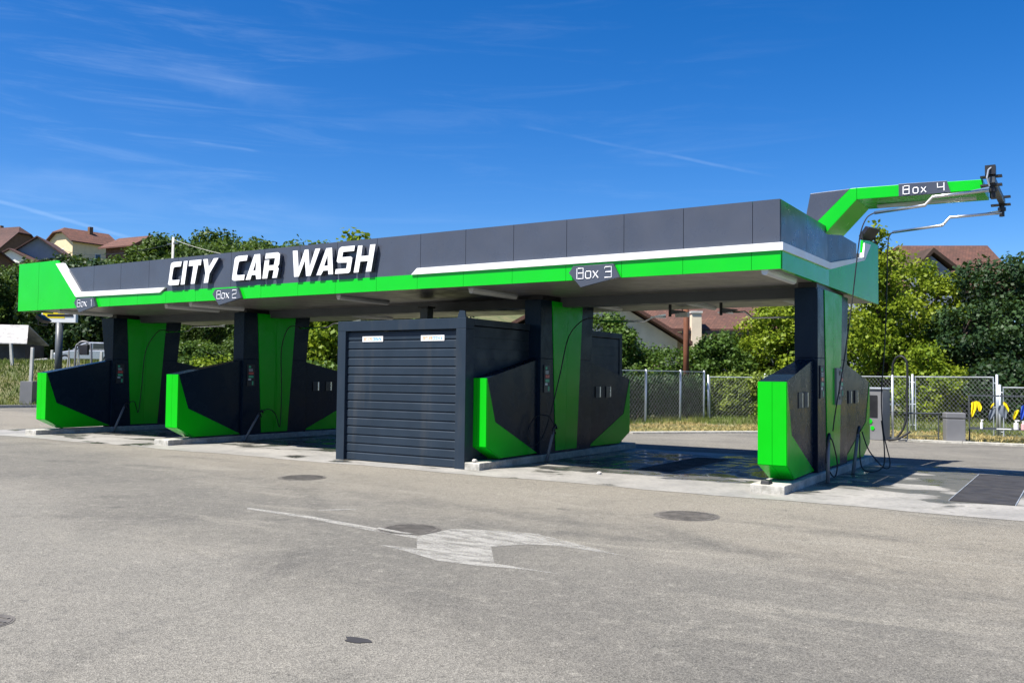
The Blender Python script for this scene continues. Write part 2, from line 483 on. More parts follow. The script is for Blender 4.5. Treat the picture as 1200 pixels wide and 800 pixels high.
# ------------------------------------------------------------------ building helpers
class MB:
    """collects shapes; build() links them as ONE mesh object"""
    def __init__(s):
        s.v, s.f = [], []

    def add(s, vs, fs):
        o = len(s.v)
        s.v += [tuple(v) for v in vs]
        s.f += [tuple(i + o for i in f) for f in fs]
        return s

    def box(s, x0, x1, y0, y1, z0, z1):
        return s.hexa([(x0, y0, z0), (x1, y0, z0), (x1, y1, z0), (x0, y1, z0), (x0, y0, z1), (x1, y0, z1), (x1, y1, z1), (x0, y1, z1)])

    def hexa(s, v):
        return s.add(v, [(3, 2, 1, 0), (4, 5, 6, 7), (0, 1, 5, 4), (1, 2, 6, 5), (2, 3, 7, 6), (3, 0, 4, 7)])

    def prism(s, poly, off):
        """a closed polygon of 3-D points thickened by the vector off"""
        n = len(poly)
        a = [Vector(p) for p in poly]
        b = [p + Vector(off) for p in a]
        nrm = Vector((0, 0, 0))
        for i in range(n):
            nrm += a[i].cross(a[(i + 1) % n])
        if nrm.dot(Vector(off)) > 0:
            a, b = a[::-1], b[::-1]
        fs = [tuple(range(n)), tuple(range(2 * n - 1, n - 1, -1))]
        fs += [((i + 1) % n, i, i + n, (i + 1) % n + n) for i in range(n)]
        return s.add(a + b, fs)

    def tube(s, pts, r, n=8, r1=None, caps=True):
        pts = [Vector(p) for p in pts]
        N = len(pts)
        rings = []
        up = Vector((0, 0, 1))
        d0 = (pts[1] - pts[0]).normalized()
        if abs(d0.z) > 0.95:
            up = Vector((0, 1, 0))
        for i, p in enumerate(pts):
            d = (pts[min(i + 1, N - 1)] - pts[max(i - 1, 0)]).normalized()
            a = d.cross(up)
            if a.length < 1e-3:
                a = d.cross(Vector((1, 0, 0)))
            a.normalize()
            b = a.cross(d).normalized()
            up = b
            rr = r if r1 is None else r + (r1 - r) * i / (N - 1)
            rings.append([p + (a * math.cos(2 * math.pi * k / n) + b * math.sin(2 * math.pi * k / n)) * rr for k in range(n)])
        vs = [v for rg in rings for v in rg]
        fs = []
        for i in range(N - 1):
            for k in range(n):
                fs.append((i * n + k, i * n + (k + 1) % n, (i + 1) * n + (k + 1) % n, (i + 1) * n + k))
        if caps:
            fs.append(tuple(range(n - 1, -1, -1)))
            fs.append(tuple((N - 1) * n + k for k in range(n)))
        return s.add(vs, fs)

    def cyl(s, x, y, z0, z1, r, n=24, r1=None):
        return s.tube([(x, y, z0), (x, y, z1)], r, n, r1)

    def build(s, name, mat, parent=None, smooth=False, bevel=0.0):
        me = bpy.data.meshes.new(name)
        me.from_pydata(s.v, [], s.f)
        me.materials.append(MT[mat])
        if smooth:
            for p in me.polygons:
                p.use_smooth = True
        me.update()
        o = bpy.data.objects.new(name, me)
        COL.objects.link(o)
        if parent is not None:
            o.parent = parent
        if bevel:
            b = o.modifiers.new('bevel', 'BEVEL')
            b.width = bevel
            b.segments = 2
            b.limit_method = 'ANGLE'
            b.angle_limit = R(35)
        return o


def tag(o, label=None, cat=None, group=None, kind=None):
    if label:
        o['label'] = label
    if cat:
        o['category'] = cat
    if group:
        o['group'] = group
    if kind:
        o['kind'] = kind
    return o


def thing(name, label, cat, loc=(0, 0, 0), rz=0, group=None):
    o = bpy.data.objects.new(name, None)
    COL.objects.link(o)
    o.empty_display_size = 0.2
    o.location = loc
    o.rotation_euler = (0, 0, rz)
    return tag(o, label, cat, group)


def copy_tree(o, parent=None):
    c = o.copy()
    COL.objects.link(c)
    c.parent = parent
    for ch in list(o.children):
        copy_tree(ch, c)
    return c


def bez(p, n=24):
    """a smooth line through points (Catmull-Rom)"""
    p = [Vector(q) for q in p]
    P = [p[0]] + p + [p[-1]]
    out = []
    k = max(2, n // (len(p) - 1))
    for i in range(1, len(P) - 2):
        for j in range(k):
            t = j / k
            a, b, c, d = P[i - 1], P[i], P[i + 1], P[i + 2]
            out.append(0.5 * ((2 * b) + (-a + c) * t + (2 * a - 5 * b + 4 * c - d) * t * t + (-a + 3 * b - 3 * c + d) * t ** 3))
    out.append(p[-1])
    return out


# ------------------------------------------------------------------ ground
LOT = [(45, 11.0), (2.5, 12.5), (-0.2, 12.4), (-2.2, 13.5), (-4.2, 13.4), (-5.7, 11.9), (-7.3, 10.2), (-9.5, 9.4), (-20, 10.5),
       (-30, 12), (-35, 9.4), (-35.7, 7.4), (-37, 0), (-39, -12), (-42, -70), (45, -70)]


def lot_dist(X, Y):
    """metres outside the lot (negative inside), arrays"""
    d = np.full(X.shape, 1e9)
    ins = np.zeros(X.shape, bool)
    n = len(LOT)
    for i in range(n):
        ax, ay = LOT[i]
        bx, by = LOT[(i + 1) % n]
        ex, ey = bx - ax, by - ay
        t = np.clip(((X - ax) * ex + (Y - ay) * ey) / (ex * ex + ey * ey), 0, 1)
        d = np.minimum(d, np.hypot(X - ax - t * ex, Y - ay - t * ey))
        c = ((ay > Y) != (by > Y)) & (X < (bx - ax) * (Y - ay) / (by - ay + 1e-12) + ax)
        ins ^= c
    return np.where(ins, -d, d)


def sstep(x, a, b):
    t = np.clip((x - a) / (b - a), 0, 1)
    return t * t * (3 - 2 * t)


def terrain(X, Y):
    X = np.asarray(X, float)
    Y = np.asarray(Y, float)
    d = lot_dist(X, Y)
    left = sstep(-X, 12, 30)
    bank = sstep(d, 0.3, 9.0) * (0.25 + 1.75 * left)
    s = (CAM.x - X) * 0.86 + (Y - CAM.y) * 0.51
    lat = sstep((CAM.x - X), 45, 90)
    hill = (16.6 * sstep(s, 72, 175) + 9 * sstep(s, 170, 330)) * lat
    wob = 0.10 * np.sin(X * 0.7) * np.cos(Y * 0.9) * np.clip(d / 3, 0, 1)
    z = np.where(d < 0, -0.06, 0.03 + bank + hill + wob * 0.5)
    return np.where((d < 0) & (d > -0.7), -0.06, z)


def tz(x, y):
    return float(terrain(np.array([x]), np.array([y]))[0])


def make_ground():
    xs = np.concatenate([np.arange(-1400, -300, 60), np.arange(-300, -110, 8), np.arange(-110, -52, 3), np.arange(-52, 14, 0.8), np.arange(14, 60, 4), np.arange(60, 1200, 70)])
    ys = np.concatenate([np.arange(-900, -80, 80), np.arange(-80, -14, 6), np.arange(-14, 26, 0.8), np.arange(26, 90, 3), np.arange(90, 260, 8), np.arange(260, 1500, 70)])
    X, Y = np.meshgrid(xs, ys)
    Z = terrain(X, Y)
    nx, ny = len(xs), len(ys)
    v = np.stack([X.ravel(), Y.ravel(), Z.ravel()], 1)
    i = np.arange((nx - 1) * (ny - 1))
    r, c = i // (nx - 1), i % (nx - 1)
    a = r * nx + c
    f = np.stack([a, a + 1, a + nx + 1, a + nx], 1)
    o = npmesh('ground', v, f, 'soil')
    for p in o.data.polygons:
        p.use_smooth = True
    return tag(o, kind='structure')


def npmesh(name, v, f, mat, parent=None):
    me = bpy.data.meshes.new(name)
    me.vertices.add(len(v))
    me.vertices.foreach_set('co', np.ascontiguousarray(v, np.float32).ravel())
    k = f.shape[1]
    me.loops.add(f.size)
    me.loops.foreach_set('vertex_index', np.ascontiguousarray(f, np.int32).ravel())
    me.polygons.add(len(f))
    me.polygons.foreach_set('loop_start', np.arange(0, f.size, k, dtype=np.int32))
    me.update(calc_edges=True)
    me.validate()
    me.materials.append(MT[mat])
    o = bpy.data.objects.new(name, me)
    COL.objects.link(o)
    if parent is not None:
        o.parent = parent
    return o


make_ground()
b = MB()
b.add([(x, y, 0.0) for x, y in LOT], [tuple(range(len(LOT) - 1, -1, -1))])
tag(b.build('asphalt_yard', 'asphalt'), kind='structure')
# concrete wash pad with a slightly uneven front edge
fr = [(x, -1.52 + 0.05 * math.sin(x * 1.7) + 0.03 * math.sin(x * 5.1)) for x in np.arange(-21, 12.1, 0.5)]
bk = [(12, 5.15), (-21, 5.15)]
b = MB()
poly = [(x, y, 0.004) for x, y in fr + bk]
b.add(poly, [tuple(range(len(poly)))])
tag(b.build('wash_pad_pavement', 'concrete'), kind='structure')
# footpath strip and kerb along the far edge
kb = MB()
path = [(45, 11.0), (2.5, 12.5), (-0.2, 12.4), (-2.2, 13.5), (-4.2, 13.4), (-5.7, 11.9), (-7.3, 10.2), (-9.5, 9.4), (-20, 10.5), (-30, 12), (-35, 9.4), (-35.7, 7.4), (-37, 0), (-39, -12), (-42, -70)]
for (ax, ay), (bx, by) in zip(path, path[1:]):
    d = Vector((bx - ax, by - ay, 0)).normalized()
    n = Vector((d.y, -d.x, 0)) * -1
    if ax > -9.6:
        w0, w1, h = -0.05, 0.32, 0.05
    else:
        w0, w1, h = -0.06, 0.10, 0.13
    L = math.hypot(bx - ax, by - ay)
    k = max(1, int(L / 1.0))
    if ay < -20 or by < -20:
        k = 6
    for i in range(k):
        p = Vector((ax, ay, 0)) + d * (L * i / k + 0.006)
        q = Vector((ax, ay, 0)) + d * (L * (i + 1) / k - 0.006)
        nn = -n
        kb.hexa([p - nn * w1 + Vector((0, 0, -0.05)), q - nn * w1 + Vector((0, 0, -0.05)), q - nn * w0 + Vector((0, 0, -0.05)), p - nn * w0 + Vector((0, 0, -0.05)),
                 p - nn * w1 + Vector((0, 0, h)), q - nn * w1 + Vector((0, 0, h)), q - nn * w0 + Vector((0, 0, h)), p - nn * w0 + Vector((0, 0, h))])
tag(kb.build('kerb', 'kerb'), kind='structure')

# worn arrow on the asphalt
b = MB()
ARW = [(-1.76, -6.42), (-1.75, -5.87), (-1.41, -5.69), (-0.87, -5.58), (0.32, -6.07), (-0.38, -6.0), (-0.66, -6.12), (-0.87, -6.42), (-0.43, -7.02),
       (0.24, -7.06), (-0.18, -7.10), (-0.49, -7.18), (-0.89, -7.22), (-1.41, -7.04), (-1.76, -6.96), (-1.38, -6.89)]
for pl in (ARW, [(-4.61, -6.09), (-3.6, -6.11), (-2.4, -6.28), (-1.78, -6.39), (-1.69, -6.5), (-2.26, -6.44), (-3.46, -6.24), (-4.51, -6.18)],
           [(-3.80, -5.72), (-3.50, -5.40), (-3.46, -5.44), (-3.76, -5.76)]):
    b.prism([(x, y, 0.002) for x, y in pl], (0, 0, 0.002))
tag(b.build('road_marking', 'roadpaint'), kind='structure')


def manhole(x, y, r, label, slots=False):
    t = thing('manhole_cover', label, 'manhole cover', (x, y, 0), random.random())
    m = MB()
    m.cyl(0, 0, -0.03, 0.003, r * 1.13, 40)
    m.build('rim', 'iron', t)
    m = MB()
    m.cyl(0, 0, 0.0032, 0.006, r * 1.04, 40)
    k = int(r / 0.035)
    for i in range(-k, k + 1):
        for j in range(-k, k + 1):
            if math.hypot(i, j) * 0.035 < r * 0.93 and (not slots or j % 2 == 0):
                w = 0.011 if not slots else 0.016
                m.box(i * 0.035 - w, i * 0.035 + w, j * 0.035 - 0.011, j * 0.035 + 0.011, 0.0058, 0.011)
    m.build('cover', 'iron', t)
    return t


manhole(-2.10, -6.13, 0.30, 'dark round manhole cover with a stripe of arrow paint across it')
manhole(-6.40, -3.46, 0.33, 'round manhole cover in the asphalt in front of the shutter box')
manhole(-0.09, -3.50, 0.34, 'round manhole cover in the asphalt in front of the empty third bay')
manhole(-2.09, -10.43, 0.18, 'dark drain cover at the left bottom edge of the asphalt', True)
# a little paint left on the first cover
m = MB()
m.prism([(-2.38, -6.27, 0.0115), (-2.02, -6.335, 0.0115), (-1.87, -6.33, 0.0115), (-1.88, -6.38, 0.0115), (-2.05, -6.40, 0.0115), (-2.36, -6.34, 0.0115)], (0, 0, 0.002))
tag(m.build('road_marking', 'roadpaint'), kind='structure')
m = MB()
pts = [(0.13 + 0.085 * (1 + 0.25 * math.sin(3 * a) + 0.12 * math.sin(7 * a)) * math.cos(a), -9.35 + 0.06 * (1 + 0.2 * math.sin(2 * a + 1)) * math.sin(a), 0.002) for a in np.arange(0, 6.28, 0.26)]
m.prism(pts, (0, 0, 0.002))
tag(m.build('oil_stain', 'mat'), kind='structure')

# drain grates
t = thing('drain_grate', 'long dark drain grating sunk in the wet floor of the third bay', 'drain grate', (-2.41, 2.3, 0.004))
m = MB()
m.box(-0.40, -0.36, -1.6, 1.6, -0.05, 0.010).box(0.36, 0.40, -1.6, 1.6, -0.05, 0.010).box(-0.36, 0.36, -1.6, -1.56, -0.05, 0.010).box(-0.36, 0.36, 1.56, 1.6, -0.05, 0.010)
m.build('frame', 'beam', t)
m = MB()
m.box(-0.358, 0.358, -1.558, 1.558, -0.05, 0.001)
for i in range(62):
    y = -1.54 + i * 0.05
    m.box(-0.355, 0.355, y, y + 0.012, 0.002, 0.012)
m.build('grating', 'rubber', t)
t = thing('drain_grate', 'flat dark grey floor plate with a steel edge beside the fourth bay', 'floor plate', (2.68, 1.83, 0.004))
m = MB()
m.box(-0.38, 0.38, -2.0, 2.0, 0.0, 0.012)
for i in range(-1, 2):
    m.box(-0.38, 0.38, i * 1.0 - 0.006, i * 1.0 + 0.006, 0.0118, 0.0145)
m.build('plate', 'mat', t)
m = MB()
m.box(-0.394, -0.384, -2.0, 2.0, 0.0, 0.014).box(0.384, 0.394, -2.0, 2.0, 0.0, 0.014)
m.build('edge_strip', 'galv', t)

# ------------------------------------------------------------------ the canopy
XR, XL, YF, YM, YB = 0.247, -19.49, -0.86, 1.89, 4.56
ZB, ZT = 3.154, 4.148
XE = 0.53
canopy = thing('car_wash_canopy', 'long flat car wash roof with dark fascia, bright green band and white stripe', 'canopy')


def kx(y):
    return XR + (XE - XR) * max(0.0, (y - YM) / (YB - YM))


def kdrop(y):
    return 0.0417 * max(0.0, y - YM)


m = MB()
G = 0.10
plan = [(XL + 2.3, YF + G), (XR - G, YF + G), (XR - G, YM), (XE - G, YB - G), (XL + 2.3, YB - G)]
top = [(x, y, 3.30 - kdrop(y)) for x, y in plan]
bot = [(x, y, ZB + 0.03 - kdrop(y)) for x, y in plan]
n = len(plan)
# break the slab along the ridge line so every face is flat
m.hexa([(XL + 0.15, YF + G, ZB + 0.02), (XR - G, YF + G, ZB + 0.02), (XR - G, YM, ZB + 0.02), (XL + 0.15, YM, ZB + 0.02),
        (XL + 0.15, YF + G, 3.42), (XR - G, YF + G, 3.42), (XR - G, YM, 3.42), (XL + 0.15, YM, 3.42)])
d = kdrop(YB - 0.05)
m.hexa([(XL + 0.15, YM + 0.002, ZB + 0.02), (XR - G, YM + 0.002, ZB + 0.02), (XE - G, YB - 0.05, ZB + 0.02 - d), (XL + 0.15, YB - 0.05, ZB + 0.02 - d),
        (XL + 0.15, YM + 0.002, 3.42), (XR - G, YM + 0.002, 3.42), (XE - G, YB - 0.05, 3.42 - d), (XL + 0.15, YB - 0.05, 3.42 - d)])
m.build('soffit', 'soffit', canopy)
# cross beam between the columns
m = MB()
m.box(XL + 0.3, -0.2, 1.95, 2.30, 2.985, ZB + 0.018)
m.build('beam', 'beam', canopy)
# dark parapet panels, front: one metre wide with open joints over a black backing
m = MB()
xs = [-17.25, -16.2, -15.13, -14.07, -13.03, -12.2, -11.29, -10.27, -9.26, -8.25, -7.24, -6.21, -5.21, -4.22, -3.2, -2.18, -1.2, -0.15, XR - 0.002]
for a, c in zip(xs, xs[1:]):
    m.box(a + 0.004, c - 0.004, YF, YF + 0.03, 3.30, ZT)
# right face, front half then kinked rear half
for a, c in ((YF + 0.032, 0.55), (0.55, YM)):
    m.hexa([(XR - 0.03, a + 0.004, 3.30), (XR, a + 0.004, 3.30), (XR, c - 0.004, 3.30), (XR - 0.03, c - 0.004, 3.30),
            (XR - 0.03, a + 0.004, ZT), (XR, a + 0.004, ZT), (XR, c - 0.004, ZT), (XR - 0.03, c - 0.004, ZT)])
for a, c in ((YM, 3.36),):
    za, zc = ZT - 0.0625 * (a - YM), ZT - 0.0675 * (c - YM)
    m.hexa([(kx(a) - 0.03, a + 0.004, 3.28), (kx(a), a + 0.004, 3.28), (kx(c), c, 3.40), (kx(c) - 0.03, c, 3.40),
            (kx(a) - 0.03, a + 0.004, za), (kx(a), a + 0.004, za), (kx(c), c, zc), (kx(c) - 0.03, c, zc)])
# back and left
m.box(XL + 2.0, XE - 0.06, YB - 0.05, YB - 0.02, 3.10, 4.03)
m.box(XL + 2.0, XL + 2.03, YF + 0.04, YB - 0.06, 3.30, ZT)
m.build('parapet', 'dark', canopy)
m = MB()
m.box(-17.2, XR - 0.05, YF + 0.035, YF + 0.06, 3.2, ZT - 0.03)
m.build('backing_frame', 'black', canopy)
# green band, front
m = MB()
gx = [XL, -18.56]
zg0, zg1 = ZB, 3.415
m.prism([(XL, YF - 0.02, ZB), (-18.564, YF - 0.02, ZB), (-18.564, YF - 0.02, 4.375), (XL, YF - 0.02, 4.375)], (0, 0.05, 0))
m.prism([(-18.556, YF - 0.02, ZB), (-16.93, YF - 0.02, ZB), (-16.93, YF - 0.02, 3.46), (-17.74, YF - 0.02, 4.375), (-18.556, YF - 0.02, 4.375)], (0, 0.05, 0))
gs = [-16.925, -15.5, -14.45, -13.42, -12.4, -11.36, -10.34, -9.28, -8.27, -7.23, -6.26, -5.24, -4.23, -3.2, -2.21, -1.2, -0.16, XR + 0.012]
for a, c in zip(gs, gs[1:]):
    m.box(a + 0.003, c - 0.003, YF - 0.02, YF + 0.028, zg0, zg1)
# green band, right face front half
m.hexa([(XR - 0.02, YF + 0.03, ZB), (XR + 0.02, YF + 0.03, ZB), (XR + 0.02, YM, ZB), (XR - 0.02, YM, ZB),
        (XR - 0.02, YF + 0.03, 3.44), (XR + 0.02, YF + 0.03, 3.44), (XR + 0.02, YM, 3.46), (XR - 0.02, YM, 3.46)])


def kp(y, z, o=0.0):
    return Vector((kx(y) + o, y, z))


rear = [kp(YM, ZB, 0.02), kp(YB, 3.043, 0.02), kp(YB, 4.165, 0.02), kp(4.03, 4.19, 0.02), kp(3.66, 4.15, 0.02), kp(3.60, 3.80, 0.02), kp(YM, 3.46, 0.02)]
m.prism(rear, (-0.04, 0, 0))
# left end and back of the wings
m.box(XL + 0.002, XL + 0.05, YF + 0.032, YF + 0.9, ZB, 4.37)
m.box(XL + 0.05, XE - 0.05, YB - 0.018, YB + 0.02, 3.09, 3.40)
m.build('green_band', 'green', canopy)
# white stripe, proud of both
m = MB()
P0 = YF - 0.05
m.prism([(-17.77, P0, 4.29), (-17.47, P0, 4.29), (-16.70, P0, 3.535), (-16.86, P0, 3.42)], (0, 0.08, 0))
m.prism([(-16.855, P0, 3.42), (-16.695, P0, 3.535), (-13.42, P0, 3.50), (-13.60, P0, 3.395)], (0, 0.08, 0))
m.build('white_stripe', 'white', canopy)
m = MB()
m.prism([(-6.38, P0, 3.415), (-6.25, P0, 3.525), (-3.1, P0, 3.525), (-3.1, P0, 3.415)], (0, 0.08, 0))
m.prism([(-3.096, P0, 3.415), (-3.096, P0, 3.525), (XR + 0.05, P0, 3.525), (XR + 0.05, P0, 3.415)], (0, 0.08, 0))
for a, c in ((YF + 0.031, 0.55), (0.555, YM)):
    za, zc = (3.415 + 0.025 * (q - YF) / (YM - YF) for q in (a, c))
    m.hexa([(XR - 0.01, a, za), (XR + 0.05, a, za), (XR + 0.05, c, zc), (XR - 0.01, c, zc),
            (XR - 0.01, a, za + 0.11), (XR + 0.05, a, za + 0.11), (XR + 0.05, c, zc + 0.11), (XR - 0.01, c, zc + 0.11)])
for a, c, z0, z1 in ((YM + 0.003, 2.6, 0, 0.41), (2.605, 3.66, 0.41, 1.0)):
    lo = lambda q: 3.44 + 0.34 * q
    hi = lambda q: 3.55 + 0.29 * q
    m.prism([kp(a, lo(z0), 0.05), kp(c, lo(z1), 0.05), kp(c, hi(z1), 0.05), kp(a, hi(z0), 0.05)], (-0.07, 0, 0))
m.prism([kp(3.664, 3.78, 0.05), kp(4.03, 4.11, 0.05), kp(3.67, 4.10, 0.05), kp(3.60, 3.842, 0.05)], (-0.07, 0, 0))
m.build('white_stripe', 'white', canopy)
# fluorescent battens under the roof
for (x, y) in ((0.02, -0.1), (-5.42, 0.35), (-8.6, 0.3), (-13.0, 0.2), (-14.0, 0.3), (-18.2, 0.2), (-2.6, 3.6), (-4.55, 3.2), (-0.75, 3.5), (-11.2, 3.5)):
    tl = thing('canopy_lamp', None, None, (x, y, ZB - 0.01 - kdrop(y)))
    tl.parent = canopy
    m = MB()
    m.box(-0.06, 0.06, -0.75, 0.75, 0.005, 0.035)
    bb = m.build('housing', 'galv', tl, bevel=0.006)
    m = MB()
    m.tube([(0, -0.74, -0.012), (0, 0.74, -0.012)], 0.052, 10)
    m.build('diffuser', 'lamp', tl, smooth=False)
# floodlights
def flood(x, y, z, rz, label, tilt=0.9):
    t = thing('floodlight', label, 'floodlight', (x, y, z), rz)
    m = MB()
    c, s_ = math.cos(tilt), math.sin(tilt)
    def q(u, v, w):
        return (u, v * c - w * s_, v * s_ + w * c)
    m.hexa([q(*p) for p in ((-0.2, -0.05, -0.14), (0.2, -0.05, -0.14), (0.15, 0.06, -0.11), (-0.15, 0.06, -0.11), (-0.2, -0.05, 0.14), (0.2, -0.05, 0.14), (0.15, 0.06, 0.11), (-0.15, 0.06, 0.11))])
    m.build('housing', 'black', t, bevel=0.01)
    m = MB()
    m.tube([(-0.21, 0, 0), (-0.21, 0.0, -0.16), (0.21, 0.0, -0.16), (0.21, 0, 0)], 0.014, 6)
    m.build('bracket', 'black', t)
    return t


flood(0.44, 4.25, 4.36, R(70), 'black floodlight on top of the green wing at the right end of the roof', 0.7)
flood(-19.42, -0.25, 2.99, R(120), 'black floodlight hanging under the left end of the roof', -0.9)
flood(-14.3, 3.1, 2.86, R(20), 'black floodlight hanging under the roof beside the second wash island', -0.9)


# ------------------------------------------------------------------ big sign letters
GL = {'C': [(-13.15, 4.02), (-13.08, 4.04), (-12.79, 4.04), (-12.82, 3.93), (-13.02, 3.93), (-13.07, 3.91), (-13.12, 3.68), (-13.10, 3.64), (-12.85, 3.64), (-12.88, 3.53), (-13.19, 3.53), (-13.25, 3.56), (-13.23, 3.63), (-13.17, 3.98)],
      'I': [(-12.72, 4.04), (-12.59, 4.04), (-12.68, 3.53), (-12.81, 3.53)],
      'T': [(-12.53, 4.04), (-12.13, 4.04), (-12.15, 3.92), (-12.24, 3.92), (-12.34, 3.53), (-12.47, 3.53), (-12.39, 3.92), (-12.55, 3.92)],
      'Y': [(-12.07, 4.04), (-11.93, 4.04), (-11.89, 3.86), (-11.73, 4.04), (-11.58, 4.04), (-11.86, 3.72), (-11.90, 3.53), (-12.04, 3.53), (-11.99, 3.73)],
      'C2': [(-11.04, 4.02), (-10.96, 4.04), (-10.67, 4.04), (-10.70, 3.93), (-10.90, 3.93), (-10.94, 3.91), (-11.0, 3.67), (-10.97, 3.64), (-10.75, 3.64), (-10.77, 3.53), (-11.08, 3.53), (-11.14, 3.56), (-11.13, 3.63), (-11.07, 3.98)],
      'A': [(-10.47, 4.04), (-10.30, 4.04), (-10.26, 3.53), (-10.40, 3.53), (-10.42, 3.62), (-10.54, 3.62), (-10.58, 3.53), (-10.72, 3.53)],
      'R': [(-10.15, 3.93), (-10.13, 4.04), (-9.78, 4.04), (-9.72, 4.0), (-9.74, 3.80), (-9.78, 3.75), (-9.75, 3.71), (-9.80, 3.53), (-9.93, 3.53), (-9.89, 3.69), (-10.04, 3.69), (-10.08, 3.53), (-10.22, 3.53), (-10.16, 3.90), (-10.03, 3.90), (-10.05, 3.79), (-9.89, 3.79), (-9.86, 3.93)],
      'W': [(-9.36, 4.04), (-9.23, 4.04), (-9.19, 3.68), (-9.03, 4.04), (-8.93, 4.04), (-8.89, 3.69), (-8.74, 4.04), (-8.61, 4.04), (-8.86, 3.52), (-8.98, 3.52), (-9.02, 3.83), (-9.18, 3.52), (-9.31, 3.52)],
      'A2': [(-8.45, 4.03), (-8.30, 4.03), (-8.26, 3.52), (-8.38, 3.52), (-8.39, 3.60), (-8.52, 3.60), (-8.58, 3.52), (-8.70, 3.52)],
      'S': [(-8.08, 4.02), (-8.05, 4.03), (-7.71, 4.03), (-7.73, 3.93), (-8.01, 3.93), (-8.03, 3.83), (-7.81, 3.83), (-7.77, 3.80), (-7.82, 3.55), (-7.86, 3.52), (-8.21, 3.52), (-8.19, 3.61), (-7.92, 3.61), (-7.90, 3.72), (-8.13, 3.73), (-8.17, 3.76), (-8.12, 3.99)],
      'H': [(-7.63, 4.02), (-7.52, 4.02), (-7.55, 3.82), (-7.36, 3.82), (-7.33, 4.02), (-7.20, 4.02), (-7.30, 3.52), (-7.43, 3.52), (-7.38, 3.72), (-7.57, 3.72), (-7.61, 3.52), (-7.73, 3.52)]}
HOLES = {'A': [(-10.41, 3.92), (-10.425, 3.71), (-10.50, 3.71)], 'A2': [(-8.41, 3.90), (-8.40, 3.69), (-8.50, 3.69)]}
sign = thing('roof_sign', 'large raised white letters CITY CAR WASH on the dark roof fascia', 'sign', (-10.2, YF, 3.53))
DG = None


def glyph(key, parent, origin):
    cu = bpy.data.curves.new('letter', 'CURVE')
    cu.dimensions = '2D'
    cu.fill_mode = 'BOTH'
    cu.extrude = 0.04
    for pl in [GL[key]] + ([HOLES[key]] if key in HOLES else []):
        sp = cu.splines.new('POLY')
        sp.points.add(len(pl) - 1)
        for p, (x, z) in zip(sp.points, pl):
            p.co = (x - origin[0], z - origin[2], 0, 1)
        sp.use_cyclic_u = True
    tmp = bpy.data.objects.new('letter', cu)
    me = bpy.data.meshes.new_from_object(tmp)
    bpy.data.objects.remove(tmp)
    # stand the flat glyph up: (x, y, z) -> (x, -z, y)
    for v in me.vertices:
        x, y, z = v.co
        v.co = (x, -z, y)
    me.materials.clear()
    me.materials.append(MT['letter'])
    me.materials.append(MT['dark'])
    for p in me.polygons:
        p.material_index = 0 if p.normal.y < -0.7 else 1
    o = bpy.data.objects.new('letter', me)
    COL.objects.link(o)
    o.parent = parent
    o.location = (0, -0.056, 0)
    return o


for key in GL:
    glyph(key, sign, (-10.2, 0, 3.53))

# ------------------------------------------------------------------ bay number plates
STROKES = {'B': [[(0, 0), (0, 1)], [(0.12, 1), (0.8, 1), (0.8, 0), (0.12, 0)], [(0.16, 0.54), (0.8, 0.54)]],
           'o': [[(0.12, 0), (0.0, 0.12), (0, 0.58), (0.12, 0.68), (0.55, 0.68), (0.66, 0.58), (0.66, 0.12), (0.55, 0), (0.12, 0)]],
           'x': [[(0, 0), (0.66, 0.68)], [(0, 0.68), (0.66, 0)]],
           '1': [[(0.45, 0.82), (0.66, 1), (0.66, 0)]],
           '2': [[(0, 0.86), (0.0, 1), (0.85, 1), (0.85, 0.55), (0, 0.45), (0, 0), (0.85, 0)]],
           '3': [[(0, 0.84), (0.06, 1), (0.85, 1), (0.85, 0), (0, 0)], [(0.12, 0.52), (0.85, 0.52)]],
           '4': [[(0, 1), (0, 0.45), (0.85, 0.45)], [(0.85, 1), (0.85, 0)]]}


def lettering(parent, num, x0, z0, h, y, adv, gap):
    m = MB()
    x = x0
    for ch in ('B', 'o', 'x', num):
        if ch == num:
            x += gap
        for s in STROKES[ch]:
            m.tube([(x + a * h * 0.85, y, z0 + c * h) for a, c in s], 0.009, 6)
        x += adv[ch] if ch in adv else h
    return m.build('lettering', 'letter', parent)


def bay_sign(x, z, num, label):
    t = thing('bay_sign', label, 'sign', (x, YF - 0.03, z), 0, 'bay number signs along the roof edge')
    m = MB()
    m.prism([(0, -0.06, 0), (0.08, -0.06, 0.105), (0.79, -0.06, 0.105), (0.90, -0.06, -0.11), (0.22, -0.06, -0.24)], (0, 0.06, 0))
    m.build('panel', 'dark', t, bevel=0.004)
    lettering(t, num, 0.155, -0.105, 0.165, -0.062, {'B': 0.155, 'o': 0.13, 'x': 0.12}, 0.085)
    return t


bay_sign(-16.86, 3.275, '1', 'dark pointed plate reading Box 1 on the green band')
bay_sign(-11.76, 3.275, '2', 'dark pointed plate reading Box 2 on the green band')
bay_sign(-3.11, 3.265, '3', 'dark pointed plate reading Box 3 on the green band')

# ------------------------------------------------------------------ the arm over the fourth bay
arm = thing('gantry_arm', 'bent green and dark arm reaching out from the roof over the fourth bay', 'gantry', (0, 0, 3.2))
m = MB()
A0, A1 = 1.75, 2.72
def sec(y):
    return [(-1.10, y, 0.10), (-0.62, y, 0.10), (0.74, y, 1.34), (2.56, y, 1.34), (2.56, y, 1.485), (0.74, y, 1.53), (-0.20, y, 1.53)]
pf = sec(A0 + 0.003)
pb = sec(A1)
